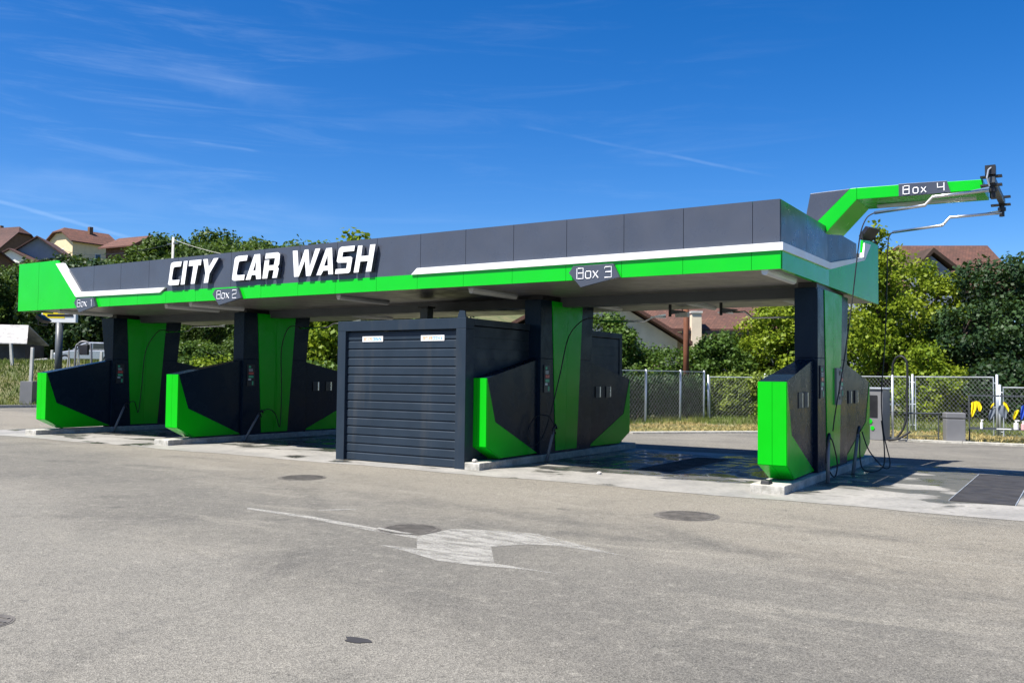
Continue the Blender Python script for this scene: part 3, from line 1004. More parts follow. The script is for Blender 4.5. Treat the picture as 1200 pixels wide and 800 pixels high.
# green: front diagonal, beam front, underside (a folded shell split into flat prisms)
m.prism([(-0.86, A0, 0.10), (-0.45, A0, 0.10), (0.74, A0, 1.34), (0.74, A0, 1.53), (0.64, A0, 1.53)], (0, A1 - A0, 0))
m.prism([(0.744, A0, 1.34), (1.38, A0, 1.33), (1.38, A0, 1.513), (0.744, A0, 1.53)], (0, A1 - A0, 0))
m.prism([(1.384, A0 + 0.012, 1.33), (2.57, A0 + 0.012, 1.315), (2.57, A0 + 0.012, 1.47), (1.384, A0 + 0.012, 1.513)], (0, A1 - A0 - 0.012, 0))
m.build('green_beam', 'green', arm, bevel=0.004)
m = MB()
m.prism([(-0.875, A0, 0.10), (0.625, A0, 1.53), (-0.005, A0, 1.53), (-0.12, A0, 0.95), (-0.25, A0, 0.10)][::-1] if False else [(-0.30, A0 + 0.004, 0.63), (0.632, A0 + 0.004, 1.527), (0.0, A0 + 0.004, 1.51), (-0.08, A0 + 0.004, 1.10)], (0, A1 - A0 - 0.01, 0))
m.build('dark_gusset', 'dark', arm, bevel=0.003)
m = MB()
m.prism([(1.38, A0 - 0.03, 1.322), (2.13, A0 - 0.03, 1.308), (2.075, A0 - 0.03, 1.495), (1.38, A0 - 0.03, 1.52)], (0, 0.04, 0))
npn = m.build('number_panel', 'dark', arm, bevel=0.003)
lettering(npn, '4', 1.45, 1.345, 0.128, A0 - 0.033, {'B': 0.145, 'o': 0.115, 'x': 0.12}, 0.115)
m = MB()
m.box(0.95, 2.42, A0 + 0.55, A0 + 0.68, 1.285, 1.325)
m.build('lamp_housing', 'galv', arm)
# swivel bar across the end of the arm
t = thing('swivel_bar', 'black cross bar with pivots at the free end of the green arm', 'bracket', (2.70, 1.6, 4.62))
m = MB()
m.hexa([(-0.045, 0.0, -0.05), (0.045, 0.0, -0.05), (0.045, 2.0, -0.05), (-0.045, 2.0, -0.05), (-0.045, 0.0, 0.05), (0.045, 0.0, 0.05), (0.045, 2.0, 0.05), (-0.045, 2.0, 0.05)])
m.build('bar', 'beam', t, bevel=0.01)
for y in (0.10, 1.88):
    m = MB()
    m.box(-0.16, 0.13, y - 0.06, y + 0.06, 0.052, 0.078).box(-0.16, 0.13, y - 0.06, y + 0.06, -0.078, -0.052)
    m.build('clamp_plate', 'black', t)
    m = MB()
    m.cyl(0.0, y, -0.26, -0.078, 0.04, 12)
    m.cyl(0.0, y, -0.17, -0.11, 0.062, 12)
    m.build('pivot', 'black', t)
m = MB()
m.box(-0.09, 0.05, -0.02, 0.12, 0.08, 0.22)
m.build('junction_box', 'black', t)
m = MB()
m.tube([(0.0, 0.0, 0.19), (-0.04, -0.06, 0.14), (-0.06, -0.07, 0.02), (-0.03, -0.03, -0.10)], 0.012, 6)
m.build('conduit', 'galv', t)


def boom(name, label, pts, r=0.024, group=None, hose=None, hr=0.011):
    t = thing(name, label, 'swing boom', pts[0], 0, group)
    o = Vector(pts[0])
    loc = [Vector(p) - o for p in pts]
    m = MB()
    m.tube(loc, r, 10)
    m.build('tube', 'steel', t, smooth=True)
    m = MB()
    m.prism([(0, -0.012, 0.05), (-0.30, -0.012, 0.01), (-0.30, -0.012, -0.01), (0, -0.012, -0.03)], (0, 0.024, 0))
    m.build('gusset', 'steel', t)
    if hose:
        m = MB()
        m.tube([Vector(p) - o for p in bez(hose, 40)], hr, 6)
        m.build('hose', 'rubber', t, smooth=True)
    return t


boom('swing_boom', 'bent chrome boom under the arm with a hose running to the front spray gun',
     [(2.66, 1.62, 4.47), (1.89, 1.60, 4.44), (1.78, 1.60, 4.32), (1.04, 1.60, 4.27)], 0.026, None,
     [(1.04, 1.60, 4.27), (0.93, 1.58, 4.20), (0.85, 1.55, 4.0), (0.80, 1.55, 3.7), (0.72, 1.5, 2.9), (0.62, 1.35, 1.9), (0.52, 1.2, 1.1), (0.50, 1.12, 0.80)])
boom('swing_boom', 'bent chrome boom hanging lower from the far end of the cross bar',
     [(2.70, 3.46, 4.42), (1.92, 3.40, 4.40), (1.81, 3.38, 4.27), (1.02, 3.30, 4.20)], 0.024, None,
     [(1.02, 3.30, 4.20), (0.96, 3.30, 4.12), (0.94, 3.30, 3.9), (0.92, 3.3, 3.2), (0.88, 3.3, 2.2), (0.84, 3.2, 1.35), (0.9, 3.05, 0.7), (1.02, 2.95, 0.2), (0.95, 2.8, 0.12), (0.72, 2.75, 0.4), (0.60, 2.78, 0.72)])

# ------------------------------------------------------------------ wash islands
YC = 2.185
KX = [-18.61, -13.372, -5.055, 0.079]
NY, FY, CY = -0.68, -0.20, 1.15
ILAB = ['first wash island under the Box 1 plate, green nose split by a seam', 'second wash island, dark hull with green nose under the Box 2 plate',
        'third wash island beside the shutter box, its green nose partly shaded', 'fourth wash island with full green nose at the right end of the roof']


def hw(y):
    return 0.2025 + (0.118 - 0.2025) * (y - NY) / (CY - NY)


def mir(y):
    return 2 * YC - y


def make_island(idx):
    x = KX[idx]
    t = thing('wash_island', ILAB[idx], 'wash island', (x, 0, 0), 0, 'wash islands between the bays')
    m = MB()
    m.box(-0.245, 0.245, -0.94, mir(-0.94), -0.02, 0.125)
    m.build('plinth', 'kerb', t, bevel=0.012)
    # hull: front and rear halves of the low dark body
    for f in (lambda y: y, mir):
        m = MB()
        prof = [(NY, 0.384), (FY, 0.15), (CY + 0.05, 0.15), (CY + 0.05, 1.935), (NY, 1.567)]
        vs = []
        for s in (-1, 1):
            for (y, z) in prof:
                vs.append((s * hw(y), f(y), z))
        n = 5
        fs = [tuple(range(n)), tuple(range(2 * n - 1, n - 1, -1))] + [(i, i + n, (i + 1) % n + n, (i + 1) % n) for i in range(n)]
        if f is not mir:
            fs = [q[::-1] for q in fs]
        m.add(vs, fs)
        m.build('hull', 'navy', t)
    # green noses, front and rear, in two panels each
    for f, sgn in ((lambda y: y, -1), (mir, 1)):
        m = MB()
        w = 0.2025
        y0 = f(NY)
        for a, c in ((-w, -0.0025), (0.0025, w)):
            m.prism([(a, y0, 0.384), (c, y0, 0.384), (c, y0, 1.567), (a, y0, 1.567)], (0, sgn * 0.012, 0))
            ya = f(FY)
            k = hw(FY) / w
            off = Vector((0, sgn * 0.45, -0.9)).normalized() * 0.010
            m.prism([(a, y0 , 0.384), (c, y0, 0.384), (c * k, ya, 0.15), (a * k, ya, 0.15)], off)
        m.build('nose_panel', 'green_hull', t)
        for s in (-1, 1):
            m = MB()
            P = lambda y, z: Vector((s * (hw(y) + 0.001), f(y), z))
            off = (s * 0.007, 0, 0)
            m.prism([P(NY, 1.560), P(-0.40, 0.80), P(CY, 0.158), P(FY, 0.158), P(NY, 0.388)], off)
            m.build('lower_panel', 'green_hull', t)
    # column
    m = MB()
    c = 0.183
    fl = 0.20 if idx == 0 else 0.0
    yb = mir(CY)
    m.hexa([(-c, CY, 0.125), (c, CY, 0.125), (c, yb, 0.125), (-c, yb, 0.125),
            (-c - fl * 0.0, CY, 1.95), (c, CY, 1.95), (c, yb, 1.95), (-c, yb, 1.95)])
    m.hexa([(-c, CY, 1.951), (c, CY, 1.951), (c, yb, 1.951), (-c, yb, 1.951),
            (-c - fl, CY, 3.075), (c, CY, 3.075), (c, yb + 0.10, 3.075), (-c - fl, yb + 0.10, 3.075)])
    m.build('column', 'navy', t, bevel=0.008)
    m = MB()
    m.box(-0.15, 0.15, CY + 0.1, yb - 0.1, 3.05, ZB + 0.03)
    m.build('column_head', 'black', t)
    for s in (-1, 1):
        if idx == 0 and s < 0:
            continue
        m = MB()
        X = s * (c + 0.001)
        for ya, yb2, yc, yd in ((1.56, 2.18, 2.12, 1.74), (2.185, 2.80, 2.58, 2.125)):
            m.prism([(X, ya, 3.07), (X, yb2, 3.07), (X, yc, 0.17), (X, yd, 0.17)], (s * 0.012, 0, 0))
        m.build('green_panel', 'green_hull', t)
    # control unit on the bay side
    def control(y0, y1, s=1, z0=1.30, z1=1.83):
        m = MB()
        X = s * (c + 0.013)
        X0, X1 = sorted((s * c, s * (c + 0.018)))
        m.box(X0, X1, y0, y1, z0, z1)
        pc = m.build('control_panel', 'black', t, bevel=0.004)
        w = y1 - y0
        m = MB()
        X2, X3 = sorted((s * (c + 0.0175), s * (c + 0.022)))
        m.box(X2, X3, y0 + 0.2 * w, y1 - 0.2 * w, z0 + 0.28, z0 + 0.335)
        m.build('display', 'red', pc)
        m = MB()
        m.box(X2, X3, y0 + 0.2 * w, y1 - 0.2 * w, z0 + 0.20, z0 + 0.255)
        m.box(X2, X3, y0 + 0.62 * w, y1 - 0.2 * w, z0 + 0.03, z0 + 0.12)
        m.box(X2, X3, y0 + 0.2 * w, y0 + 0.45 * w, z1 - 0.09, z1 - 0.04)
        m.build('keypad', 'greenplastic', pc)
        m = MB()
        for i in range(3):
            m.box(X2, X3, y0 + 0.2 * w, y1 - 0.3 * w, z0 + 0.36 + i * 0.022, z0 + 0.37 + i * 0.022)
        m.build('button_row', 'galv', pc)
        MB().box(X2, X3, y0 + 0.15 * w, y0 + 0.5 * w, z0 + 0.14, z0 + 0.18).build('coin_slot', 'galv', pc)
    control(1.26, 1.50)
    def holder(y0, s=1):
        m = MB()
        yy0, yy1 = y0, y0 + 0.22
        w = max(hw(yy0 if yy0 < YC else mir(yy0)), hw(yy1 if yy1 < YC else mir(yy1)))
        X0, X1 = sorted((s * (w - 0.02), s * (w + 0.012)))
        m.box(X0, X1, yy0, yy1, 1.17, 1.41)
        h = m.build('brush_holder', 'black', t, bevel=0.004)
        m = MB()
        X0, X1 = sorted((s * (w + 0.011), s * (w + 0.02)))
        m.box(X0, X1, yy1 - 0.05, yy1 - 0.01, 1.18, 1.40)
        m.build('clip', 'steel', h)
    holder(3.50)
    holder(3.95)
    if idx == 3:
        holder(0.05)
        holder(0.42)
        control(2.62, 2.86)
        m = MB()
        m.box(c + 0.0, c + 0.05, 2.22, 2.55, 1.18, 1.80)
        pc = m.build('coin_box', 'grey', t, bevel=0.006)
        for q, z in enumerate((1.68, 1.52, 1.36, 1.27)):
            MB().box(c + 0.05, c + 0.056, 2.40, 2.50, z, z + (0.056 if q % 2 else 0.075)).build('coin_slot', 'black', pc)
    return t


for i in range(4):
    make_island(i)
# things on the front plinth
tag(MB().hexa([(-0.03, -0.90, 0.125), (0.10, -0.90, 0.125), (0.10, -0.72, 0.125), (-0.03, -0.72, 0.125), (-0.02, -0.88, 0.185), (0.09, -0.88, 0.18), (0.09, -0.73, 0.175), (-0.02, -0.73, 0.185)]).build('rubber_wedge', 'rubber', bevel=0.01),
    'small black rubber block lying on the front plinth of the fourth island', 'wheel chock')
def rock(x, y, z, r, label):
    m = MB()
    rnd = random.Random(int(x * 100))
    vs = []
    for i in range(5):
        th = math.pi * (i + 0.5) / 5
        for k in range(8):
            a = 2 * math.pi * k / 8
            q = r * (0.8 + 0.4 * rnd.random())
            vs.append((x + q * math.sin(th) * math.cos(a), y + q * math.sin(th) * math.sin(a), z + r * 0.55 + q * 0.6 * math.cos(th)))
    fs = [(i * 8 + k, (i + 1) * 8 + k, (i + 1) * 8 + (k + 1) % 8, i * 8 + (k + 1) % 8) for i in range(4) for k in range(8)]
    fs += [tuple(range(8)), tuple(range(39, 31, -1))]
    m.add(vs, fs)
    return tag(m.build('stone', 'stone'), label, 'stone')
rock(-4.98, -0.84, 0.125, 0.05, 'pale stone lying on the front plinth of the third island')
rock(-2.92, -0.20, 0.0, 0.045, 'small pale stone on the concrete in front of the third bay')


# spray lances: holster tube, gun and hose
def lance(foot, head, label, hose, two=False):
    foot = Vector(foot)
    t = thing('spray_lance', label, 'spray lance', foot, 0, 'spray lances beside the islands')
    h = Vector(head) - foot
    m = MB()
    m.tube([(0, 0, 0.0), h * 0.5, h * 0.93], 0.033, 10, 0.026)
    m.build('holster', 'grey', t, smooth=True)
    m = MB()
    u = h.normalized()
    m.tube([h * 0.90, h, h + u * 0.05 + Vector((0.0, 0.05, 0.02)), h + Vector((0, 0.11, 0.0))], 0.026, 8)
    m.tube([h + u * 0.02, h + Vector((0.0, -0.06, -0.10))], 0.014, 6)
    m.tube([h * 0.97 + Vector((0, 0.05, 0)), h * 0.93 + Vector((0, 0.10, -0.06))], 0.011, 6)
    m.build('trigger_gun', 'black', t, smooth=True)
    m = MB()
    m.tube([Vector(p) - foot for p in bez(hose, 48)], 0.011, 6)
    m.build('hose', 'rubber', t, smooth=True)
    return t


lance((-4.70, 1.12, 0.01), (-4.66, 1.30, 0.62), 'grey spray lance leaning at the third island with its hose looped on the wall',
      [(-4.66, 1.36, 0.64), (-4.72, 1.2, 0.86), (-4.80, 0.85, 0.85), (-4.82, 0.62, 0.55), (-4.80, 0.75, 0.32), (-4.74, 1.0, 0.45), (-4.70, 1.25, 0.9), (-4.66, 1.55, 1.7), (-4.62, 1.8, 2.4), (-4.5, 2.2, 2.74), (-4.3, 2.45, 2.76)])
lance((-12.95, 1.02, 0.01), (-12.93, 1.45, 0.66), 'thin grey lance leaning at the second island in the shade',
      [(-12.93, 1.5, 0.68), (-13.0, 1.8, 0.74), (-13.08, 2.1, 0.6), (-13.08, 2.25, 0.3), (-13.08, 2.28, 1.2), (-13.08, 2.25, 2.2), (-12.9, 2.3, 2.75), (-12.6, 2.4, 2.77)])
lance((-18.05, 0.98, 0.01), (-18.12, 1.35, 0.72), 'thin grey lance leaning at the first island in the shade',
      [(-18.12, 1.4, 0.74), (-18.22, 1.7, 0.8), (-18.32, 1.9, 0.5), (-18.34, 2.0, 1.2), (-18.34, 2.1, 2.2), (-18.1, 2.3, 2.75), (-17.8, 2.4, 2.78)])
lance((0.47, 0.90, 0.01), (0.46, 0.98, 0.68), 'upright tan grey lance holster at the front of the fourth island',
      [(0.46, 1.05, 0.72), (0.50, 1.12, 0.62), (0.54, 1.22, 0.3), (0.52, 1.2, 0.10), (0.48, 1.1, 0.12), (0.44, 0.9, 0.35), (0.46, 0.94, 0.6)])
lance((0.50, 2.55, 0.01), (0.52, 2.86, 0.72), 'slanted grey lance at the rear of the fourth island with a floor hose loop',
      [(0.52, 2.9, 0.74), (0.56, 2.8, 0.60), (0.60, 2.6, 0.35), (0.66, 2.5, 0.12), (0.80, 2.6, 0.06), (0.92, 2.9, 0.14), (0.90, 3.1, 0.45), (0.84, 3.2, 0.9)])
# swing booms under the roof
boom('swing_boom', 'thin bent grey boom under the roof in front of the third island hose', [(-2.95, 2.6, 2.78), (-3.20, 2.6, 2.78), (-3.38, 2.6, 2.70), (-4.30, 2.45, 2.72)], 0.02)
boom('swing_boom', 'thin bent grey boom under the roof near the left side of the fourth island', [(-1.75, 3.0, 2.86), (-1.52, 3.0, 2.86), (-1.38, 3.0, 2.74), (-0.5, 2.9, 2.73)], 0.02,
     None, [(-0.5, 2.9, 2.73), (-0.42, 2.9, 2.66), (-0.40, 2.9, 2.3), (-0.38, 2.85, 1.4), (-0.36, 2.8, 0.9)])
boom('swing_boom', 'thin bent boom under the roof crossing the green panel of the second island', [(-10.6, 2.4, 2.86), (-11.45, 2.4, 2.84), (-11.65, 2.4, 2.75), (-12.6, 2.4, 2.74)], 0.02)
boom('swing_boom', 'thin bent boom under the roof crossing the green panel of the first island', [(-15.4, 2.4, 2.86), (-16.7, 2.4, 2.86), (-16.9, 2.4, 2.75), (-17.9, 2.4, 2.74)], 0.02)
# pivots under the beam, pipes and a small white ballast under the third bay roof
for x, lab in ((-1.95, 'small dark hose pivot under the roof beam, right one over the third bay'), (-2.98, 'small dark hose pivot under the roof beam, left one over the third bay')):
    t = thing('boom_pivot', lab, 'boom pivot', (x, 2.9, 2.88))
    MB().cyl(0, 0, -0.08, 0.24, 0.03, 10).build('pivot_post', 'black', t)
    MB().prism([(0, -0.01, 0.06), (0.32, -0.01, 0.02), (0.32, -0.01, -0.0), (0, -0.01, -0.04)], (0, 0.02, 0)).build('gusset', 'beam', t)
t = thing('ballast_box', 'small pale lamp box hanging under the rear roof edge above the third bay', 'lamp box', (-3.25, 4.2, 2.93))
MB().box(-0.14, 0.14, -0.06, 0.06, -0.05, 0.05).build('housing', 'whiteplastic', t, bevel=0.008)
MB().cyl(0, 0, 0.05, 0.12, 0.012, 8).build('hanger', 'black', t)

# ------------------------------------------------------------------ technical room with shutter door
SX0, SX1, SY0, SY1, SZ = -8.11, -5.118, -0.95, 5.2, 2.605
t = thing('technical_room', 'anthracite box room with a closed roller shutter between the bays', 'technical room', (SX0, SY0, 0))
W = SX1 - SX0
m = MB()
m.box(0, 0.20, 0.0, 0.25, 0, SZ - 0.19).box(W - 0.21, W, 0.0, 0.25, 0, SZ - 0.19).box(0, W, 0.0, 0.25, SZ - 0.188, SZ)
m.build('door_frame', 'shed', t, bevel=0.006)
m = MB()
H = SZ - 0.20
ns = 15
for i in range(ns):
    z0 = 0.01 + i * (H - 0.01) / ns
    z1 = 0.01 + (i + 1) * (H - 0.01) / ns
    m.prism([(0.202, 0.085, z0), (0.202, 0.060, z0 + 0.010), (0.202, 0.060, z1 - 0.030), (0.202, 0.072, z1 - 0.018), (0.202, 0.072, z1 - 0.004), (0.202, 0.11, z1 - 0.001), (0.202, 0.11, z0)], (W - 0.414, 0, 0))
rd = m.build('roller_shutter', 'shed', t)
for sx, w_ in ((0.58, 0.50), (1.97, 0.52)):
    m = MB()
    m.box(sx, sx + w_, 0.050, 0.056, 2.215, 2.315)
    st = m.build('sticker', 'white', rd, bevel=0.0)
    rnd = random.Random(int(sx * 100))
    for col, a, c in (('orangeink', 0.0, 0.5), ('blueink', 0.5, 1.0)):
        m = MB()
        for k in range(6):
            x0 = sx + 0.035 + (w_ - 0.07) * (a + (c - a) * (k + 0.1) / 6)
            x1 = x0 + (w_ - 0.07) / 12 * 0.72
            m.box(x0, x0 + 0.010, 0.047, 0.0495, 2.235, 2.295)
            if rnd.random() < 0.7:
                m.box(x0 + 0.011, x1, 0.047, 0.0495, 2.283, 2.295)
            if rnd.random() < 0.6:
                m.box(x0 + 0.011, x1, 0.047, 0.0495, 2.260, 2.270)
            if rnd.random() < 0.7:
                m.box(x0 + 0.011, x1, 0.047, 0.0495, 2.235, 2.246)
        m.build('sticker_print', col, st)
m = MB()
D = SY1 - SY0
# ribbed sides
for X0, X1, s in ((0.02, 0.06, -1), (W - 0.06, W - 0.02, 1)):
    for i in range(13):
        z0 = 0.02 + i * 0.188
        m.box(X0 + (0.004 if s < 0 else -0.004), X1, 0.26, D - 0.1, z0 + 0.006, z0 + 0.182)
        m.box(X0 + 0.012, X1 - 0.012, 0.26, D - 0.1, z0 + 0.182, z0 + 0.194)
m.box(0.02, W - 0.02, D - 0.1, D, 0, SZ - 0.1)
m.build('wall', 'shed', t)
m = MB()
m.box(0.0, W, 0.252, D + 0.02, SZ - 0.12, SZ - 0.002)
m.box(W - 0.14, W, D - 0.12, D + 0.02, 0, SZ - 0.122)
m.build('roof_trim', 'shed', t, bevel=0.006)
m = MB()
m.prism([(W - 0.19, 0.002, SZ), (W - 0.01, 0.002, SZ), (W - 0.03, 0.002, SZ + 0.12), (W - 0.14, 0.002, SZ + 0.13)], (0, 0.03, 0))
m.build('corner_bracket', 'shed', t)
t = thing('vent_pipe', 'pale metal vent pipe rising from the box room roof to the canopy', 'vent pipe', (-5.62, 2.3, 2.6))
MB().cyl(0, 0, 0.0, 0.38, 0.07, 14).build('pipe', 'galv', t, smooth=False)
MB().cyl(0, 0, 0.38, 0.42, 0.10, 14).build('collar', 'black', t)
t = thing('vent_pipe', 'dark square duct on the box room roof under the canopy edge', 'duct', (-7.75, 1.3, 2.6))
MB().box(-0.10, 0.10, -0.1, 0.1, 0.0, 0.40).build('duct', 'beam', t, bevel=0.01)
MB().box(-0.13, 0.13, -0.13, 0.13, 0.40, 0.44).build('collar', 'black', t)


# ------------------------------------------------------------------ fences
def wire_panel(p0, p1, z0, z1, pitch, parent, g0=0.0, g1=0.0):
    """diamond wire between two posts: real thin wires"""
    p0, p1 = Vector(p0), Vector(p1)
    L = (p1 - p0).length
    u = (p1 - p0) / L
    H = z1 - z0
    vs, fs = [], []
    nrm = Vector((-u.y, u.x, 0))
    r = 0.0032
    for s in (1, -1):
        k = int((L + H) / pitch) + 1
        for i in range(k):
            a = i * pitch - H if s > 0 else i * pitch
            # line from (a, 0) to (a+sH, H)
            t0, t1 = 0.0, 1.0
            x0, x1 = a, a + s * H
            lo, hi = min(x0, x1), max(x0, x1)
            if hi <= 0 or lo >= L:
                continue
            for (xa, sign) in ((0.0, 1), (L, -1)):
                if (x0 - xa) * sign < 0:
                    t0 = max(t0, (xa - x0) / (x1 - x0))
                if (x1 - xa) * sign < 0:
                    t1 = min(t1, (xa - x0) / (x1 - x0))
            if t1 <= t0:
                continue
            A = p0 + u * (x0 + (x1 - x0) * t0) + Vector((0, 0, z0 + H * t0))
            B = p0 + u * (x0 + (x1 - x0) * t1) + Vector((0, 0, z0 + H * t1))
            d = (B - A).normalized()
            e = d.cross(nrm)
            off = nrm * (0.004 * s)
            o = len(vs)
            for P in (A, B):
                for q in (e * r, nrm * r - e * r * 0.5, -nrm * r - e * r * 0.5):
                    vs.append(tuple(P + q + off))
            fs += [(o, o + 1, o + 4, o + 3), (o + 1, o + 2, o + 5, o + 4), (o + 2, o, o + 3, o + 5)]
    return npmesh('wire_mesh', np.array(vs), np.array(fs), 'wire', parent)


def fence_run(label, pts, z0, z1, frames=True, post_h=0.08, pitch=0.135, gap=0.10, group='chain link fence runs', r=0.028):
    t = thing('chain_link_fence', label, 'fence', (0, 0, 0), 0, None)
    for i, p in enumerate(pts):
        m = MB()
        m.cyl(p[0], p[1], -0.1, z1 + post_h, r * 1.25, 10)
        m.build('post', 'galv', t, smooth=True)
    for p, q in zip(pts, pts[1:]):
        a, c = Vector((*p, 0)), Vector((*q, 0))
        u = (c - a).normalized()
        a2, c2 = a + u * gap, c - u * gap
        wire_panel(a2, c2, z0, z1, pitch, t)
        m = MB()
        zz = Vector((0, 0, 1))
        m.tube([a2 + zz * z0, a2 + zz * z1, c2 + zz * z1, c2 + zz * z0, a2 + zz * z0], r * 0.75, 6)
        if gap > 0.05:
            for f in (0.12, 0.5, 0.9):
                z = z0 + (z1 - z0) * f
                m.tube([a + zz * z, a2 + zz * z], 0.012, 5)
                m.tube([c + zz * z, c2 + zz * z], 0.012, 5)
        m.build('panel_frame', 'galv', t)
    return t


fence_run('chain link fence panels on double posts behind the vacuum and the bin', [(-6.0, 19.0), (-3.3, 17.55), (-0.6, 16.1), (1.76, 14.83)], 0.06, 1.72)
fence_run('lower chain link fence panel stepping down at the far right', [(1.83, 14.80), (4.5, 13.4), (7.2, 12.0)], 0.04, 1.44)
fence_run('chain link fence run receding behind the third bay with creeper on it', [(-9.1, 12.6), (-8.6, 14.3), (-8.1, 16.1), (-7.8, 17.6)], 0.08, 1.84, gap=0.03, post_h=0.05, pitch=0.16)
fence_run('chain link fence panel in front of the clipped hedge', [(-7.7, 17.75), (-6.02, 18.98)], 0.08, 1.66, gap=0.06)

# ------------------------------------------------------------------ vacuum station, bench frame, bin, rack
t = thing('vacuum_station', 'grey vacuum cabinet with green dots behind the fourth island', 'vacuum cleaner', (-0.95, 12.3, 0), R(-18))
m = MB()
m.box(-0.30, 0.30, -0.2, 0.2, 0.0, 1.36)
m.build('cabinet', 'grey', t, bevel=0.015)
m = MB()
m.box(-0.34, 0.34, -0.24, 0.24, 1.362, 1.41)
m.build('lid', 'galv', t, bevel=0.01)
m = MB()
m.box(-0.27, -0.06, -0.212, -0.202, 0.06, 1.28)
fp = m.build('front_panel', 'whiteplastic', t)
m = MB()
m.box(-0.20, 0.16, -0.220, -0.213, 0.62, 1.20)
m.build('display_panel', 'black', fp)
m = MB()
rnd = random.Random(3)
for cx_, cz_, r_ in ((-0.05, 0.50, 0.07), (-0.16, 0.34, 0.10), (0.02, 0.32, 0.06), (-0.18, 0.15, 0.07)):
    m.prism([(cx_ + r_ * math.cos(R(60 * k)), -0.213, cz_ + r_ * math.sin(R(60 * k))) for k in range(6)], (0, -0.006, 0))
m.build('hexagon_print', 'green', fp)
m = MB()
pole = [(0.42, 0.1, 0.0), (0.42, 0.1, 1.75)]
m.tube(pole, 0.03, 10)
m.build('pole', 'galv', t, smooth=True)
m = MB()
m.tube(bez([(0.42, 0.1, 1.7), (0.43, 0.1, 2.0), (0.52, 0.1, 2.2), (0.66, 0.1, 2.25), (0.78, 0.1, 2.16), (0.83, 0.1, 1.95), (0.83, 0.08, 1.3), (0.86, 0.0, 0.7), (0.80, -0.1, 0.32), (0.66, -0.2, 0.09), (0.55, -0.3, 0.05), (0.62, -0.45, 0.05), (0.85, -0.4, 0.10), (1.05, -0.2, 0.28)], 80), 0.030, 8)
m.build('suction_hose', 'rubber', t, smooth=True)

t = thing('mat_stand', 'thin dark tube frame for beating mats between vacuum and bin', 'mat stand', (0.20, 12.42, 0.03), R(35))
m = MB()
for x in (-0.42, 0.42):
    m.tube([(x, 0, 0), (x, 0, 0.70)], 0.018, 8)
m.tube([(-0.42, 0, 0.12), (0.42, 0, 0.12)], 0.010, 6)
m.build('leg_frame', 'beam', t)
m = MB()
m.tube([(-0.48, 0, 0.71), (0.48, 0, 0.71)], 0.022, 8)
m.tube([(-0.44, 0.15, 0.70), (0.44, 0.15, 0.70)], 0.014, 8)
m.build('top_bar', 'beam', t)

t = thing('litter_bin', 'grey sheet metal litter bin with a lid, right of the mat stand', 'litter bin', (0.93, 12.55, 0.02), R(20))
MB().box(-0.23, 0.23, -0.2, 0.2, 0.02, 0.60).build('body', 'grey', t, bevel=0.015)
MB().box(-0.24, 0.24, -0.21, 0.21, 0.615, 0.76).build('lid', 'grey', t, bevel=0.02)
MB().box(-0.21, 0.21, -0.18, 0.18, -0.02, 0.018).build('base', 'black', t)

t = thing('drying_rack', 'dark two rail rack with cloths and bottles in front of the right fence', 'drying rack', (1.26, 12.85, 0.03), R(14))
RL = 3.2
m = MB()
for x in (0.0, 1.5, RL):
    m.tube([(x, 0, -0.05), (x, 0, 1.22)], 0.02, 8)
m.build('post', 'beam', t)
for z in (1.20, 0.36):
    MB().box(0, RL, -0.02, 0.02, z - 0.02, z + 0.02).build('rail', 'beam', t)
MB().box(0, RL, -0.10, 0.06, 0.32, 0.335).build('shelf', 'beam', t)
RM = Matrix.Translation((1.26, 12.85, 0.03)) @ Matrix.Rotation(R(14), 4, 'Z')


def cloth(x, z, w, h, mat, label, seed, tail=0.5):
    rnd = random.Random(seed)
    p = RM @ Vector((x, -0.03, z))
    w, h = w * 0.82, h * 0.85
    t = MB()
    nx, nz = 8, 10
    ph = rnd.random() * 6
    vs = []
    for s in (0, 1):
        for j in range(nz + 1):
            v = j / nz
            ww = w * (0.35 + 0.65 * math.sin(math.pi * min(1, 0.2 + v * 0.8)) ** 0.7) * (1 - tail * max(0, v - 0.6))
            for i in range(nx + 1):
                u = i / nx - 0.5
                vs.append((u * ww + 0.03 * math.sin(3 * v + ph), 0.025 * math.sin(u * 9 + ph + v * 2) - 0.004 * s, -v * h + 0.05 * u * math.sin(ph) - 0.05 * abs(u) * v))
    n1 = (nx + 1) * (nz + 1)
    fs = []
    for j in range(nz):
        for i in range(nx):
            a = j * (nx + 1) + i
            fs.append((a, a + nx + 1, a + nx + 2, a + 1))
            fs.append((a + n1, a + n1 + 1, a + n1 + nx + 2, a + n1 + nx + 1))
    t.add(vs, fs)
    o = t.build('cloth', mat, smooth=True)
    o.location = p
    o.rotation_euler = (0, 0, R(14))
    tag(o, label, 'cloth', 'cloths hanging on the drying rack')
    return o


cloth(0.08, 1.04, 0.16, 0.46, 'yellowcloth', 'long yellow cloth hanging leftmost on the drying rack next to the bin', 1)
cloth(0.21, 1.05, 0.13, 0.28, 'yellowcloth', 'short yellow cloth just right of the long leftmost one on the rack', 2)
cloth(0.52, 1.00, 0.09, 0.14, 'yellowcloth', 'tiny yellow cloth above a grey rag on the rack', 3)
cloth(0.52, 0.86, 0.20, 0.32, 'greycloth', 'dark grey rag hanging under the tiny yellow cloth', 4)
cloth(0.80, 0.95, 0.24, 0.36, 'greycloth', 'wide dark grey rag hanging left of the fence posts on the rack', 5)
cloth(0.86, 1.03, 0.12, 0.22, 'yellowcloth', 'yellow cloth corner draped over the wide grey rag', 6)
cloth(1.08, 0.84, 0.15, 0.26, 'yellowcloth', 'yellow cloth hanging low in front of the right fence posts', 7)
cloth(1.24, 0.98, 0.17, 0.44, 'bluecloth', 'blue cloth hanging beside the right fence posts', 8)
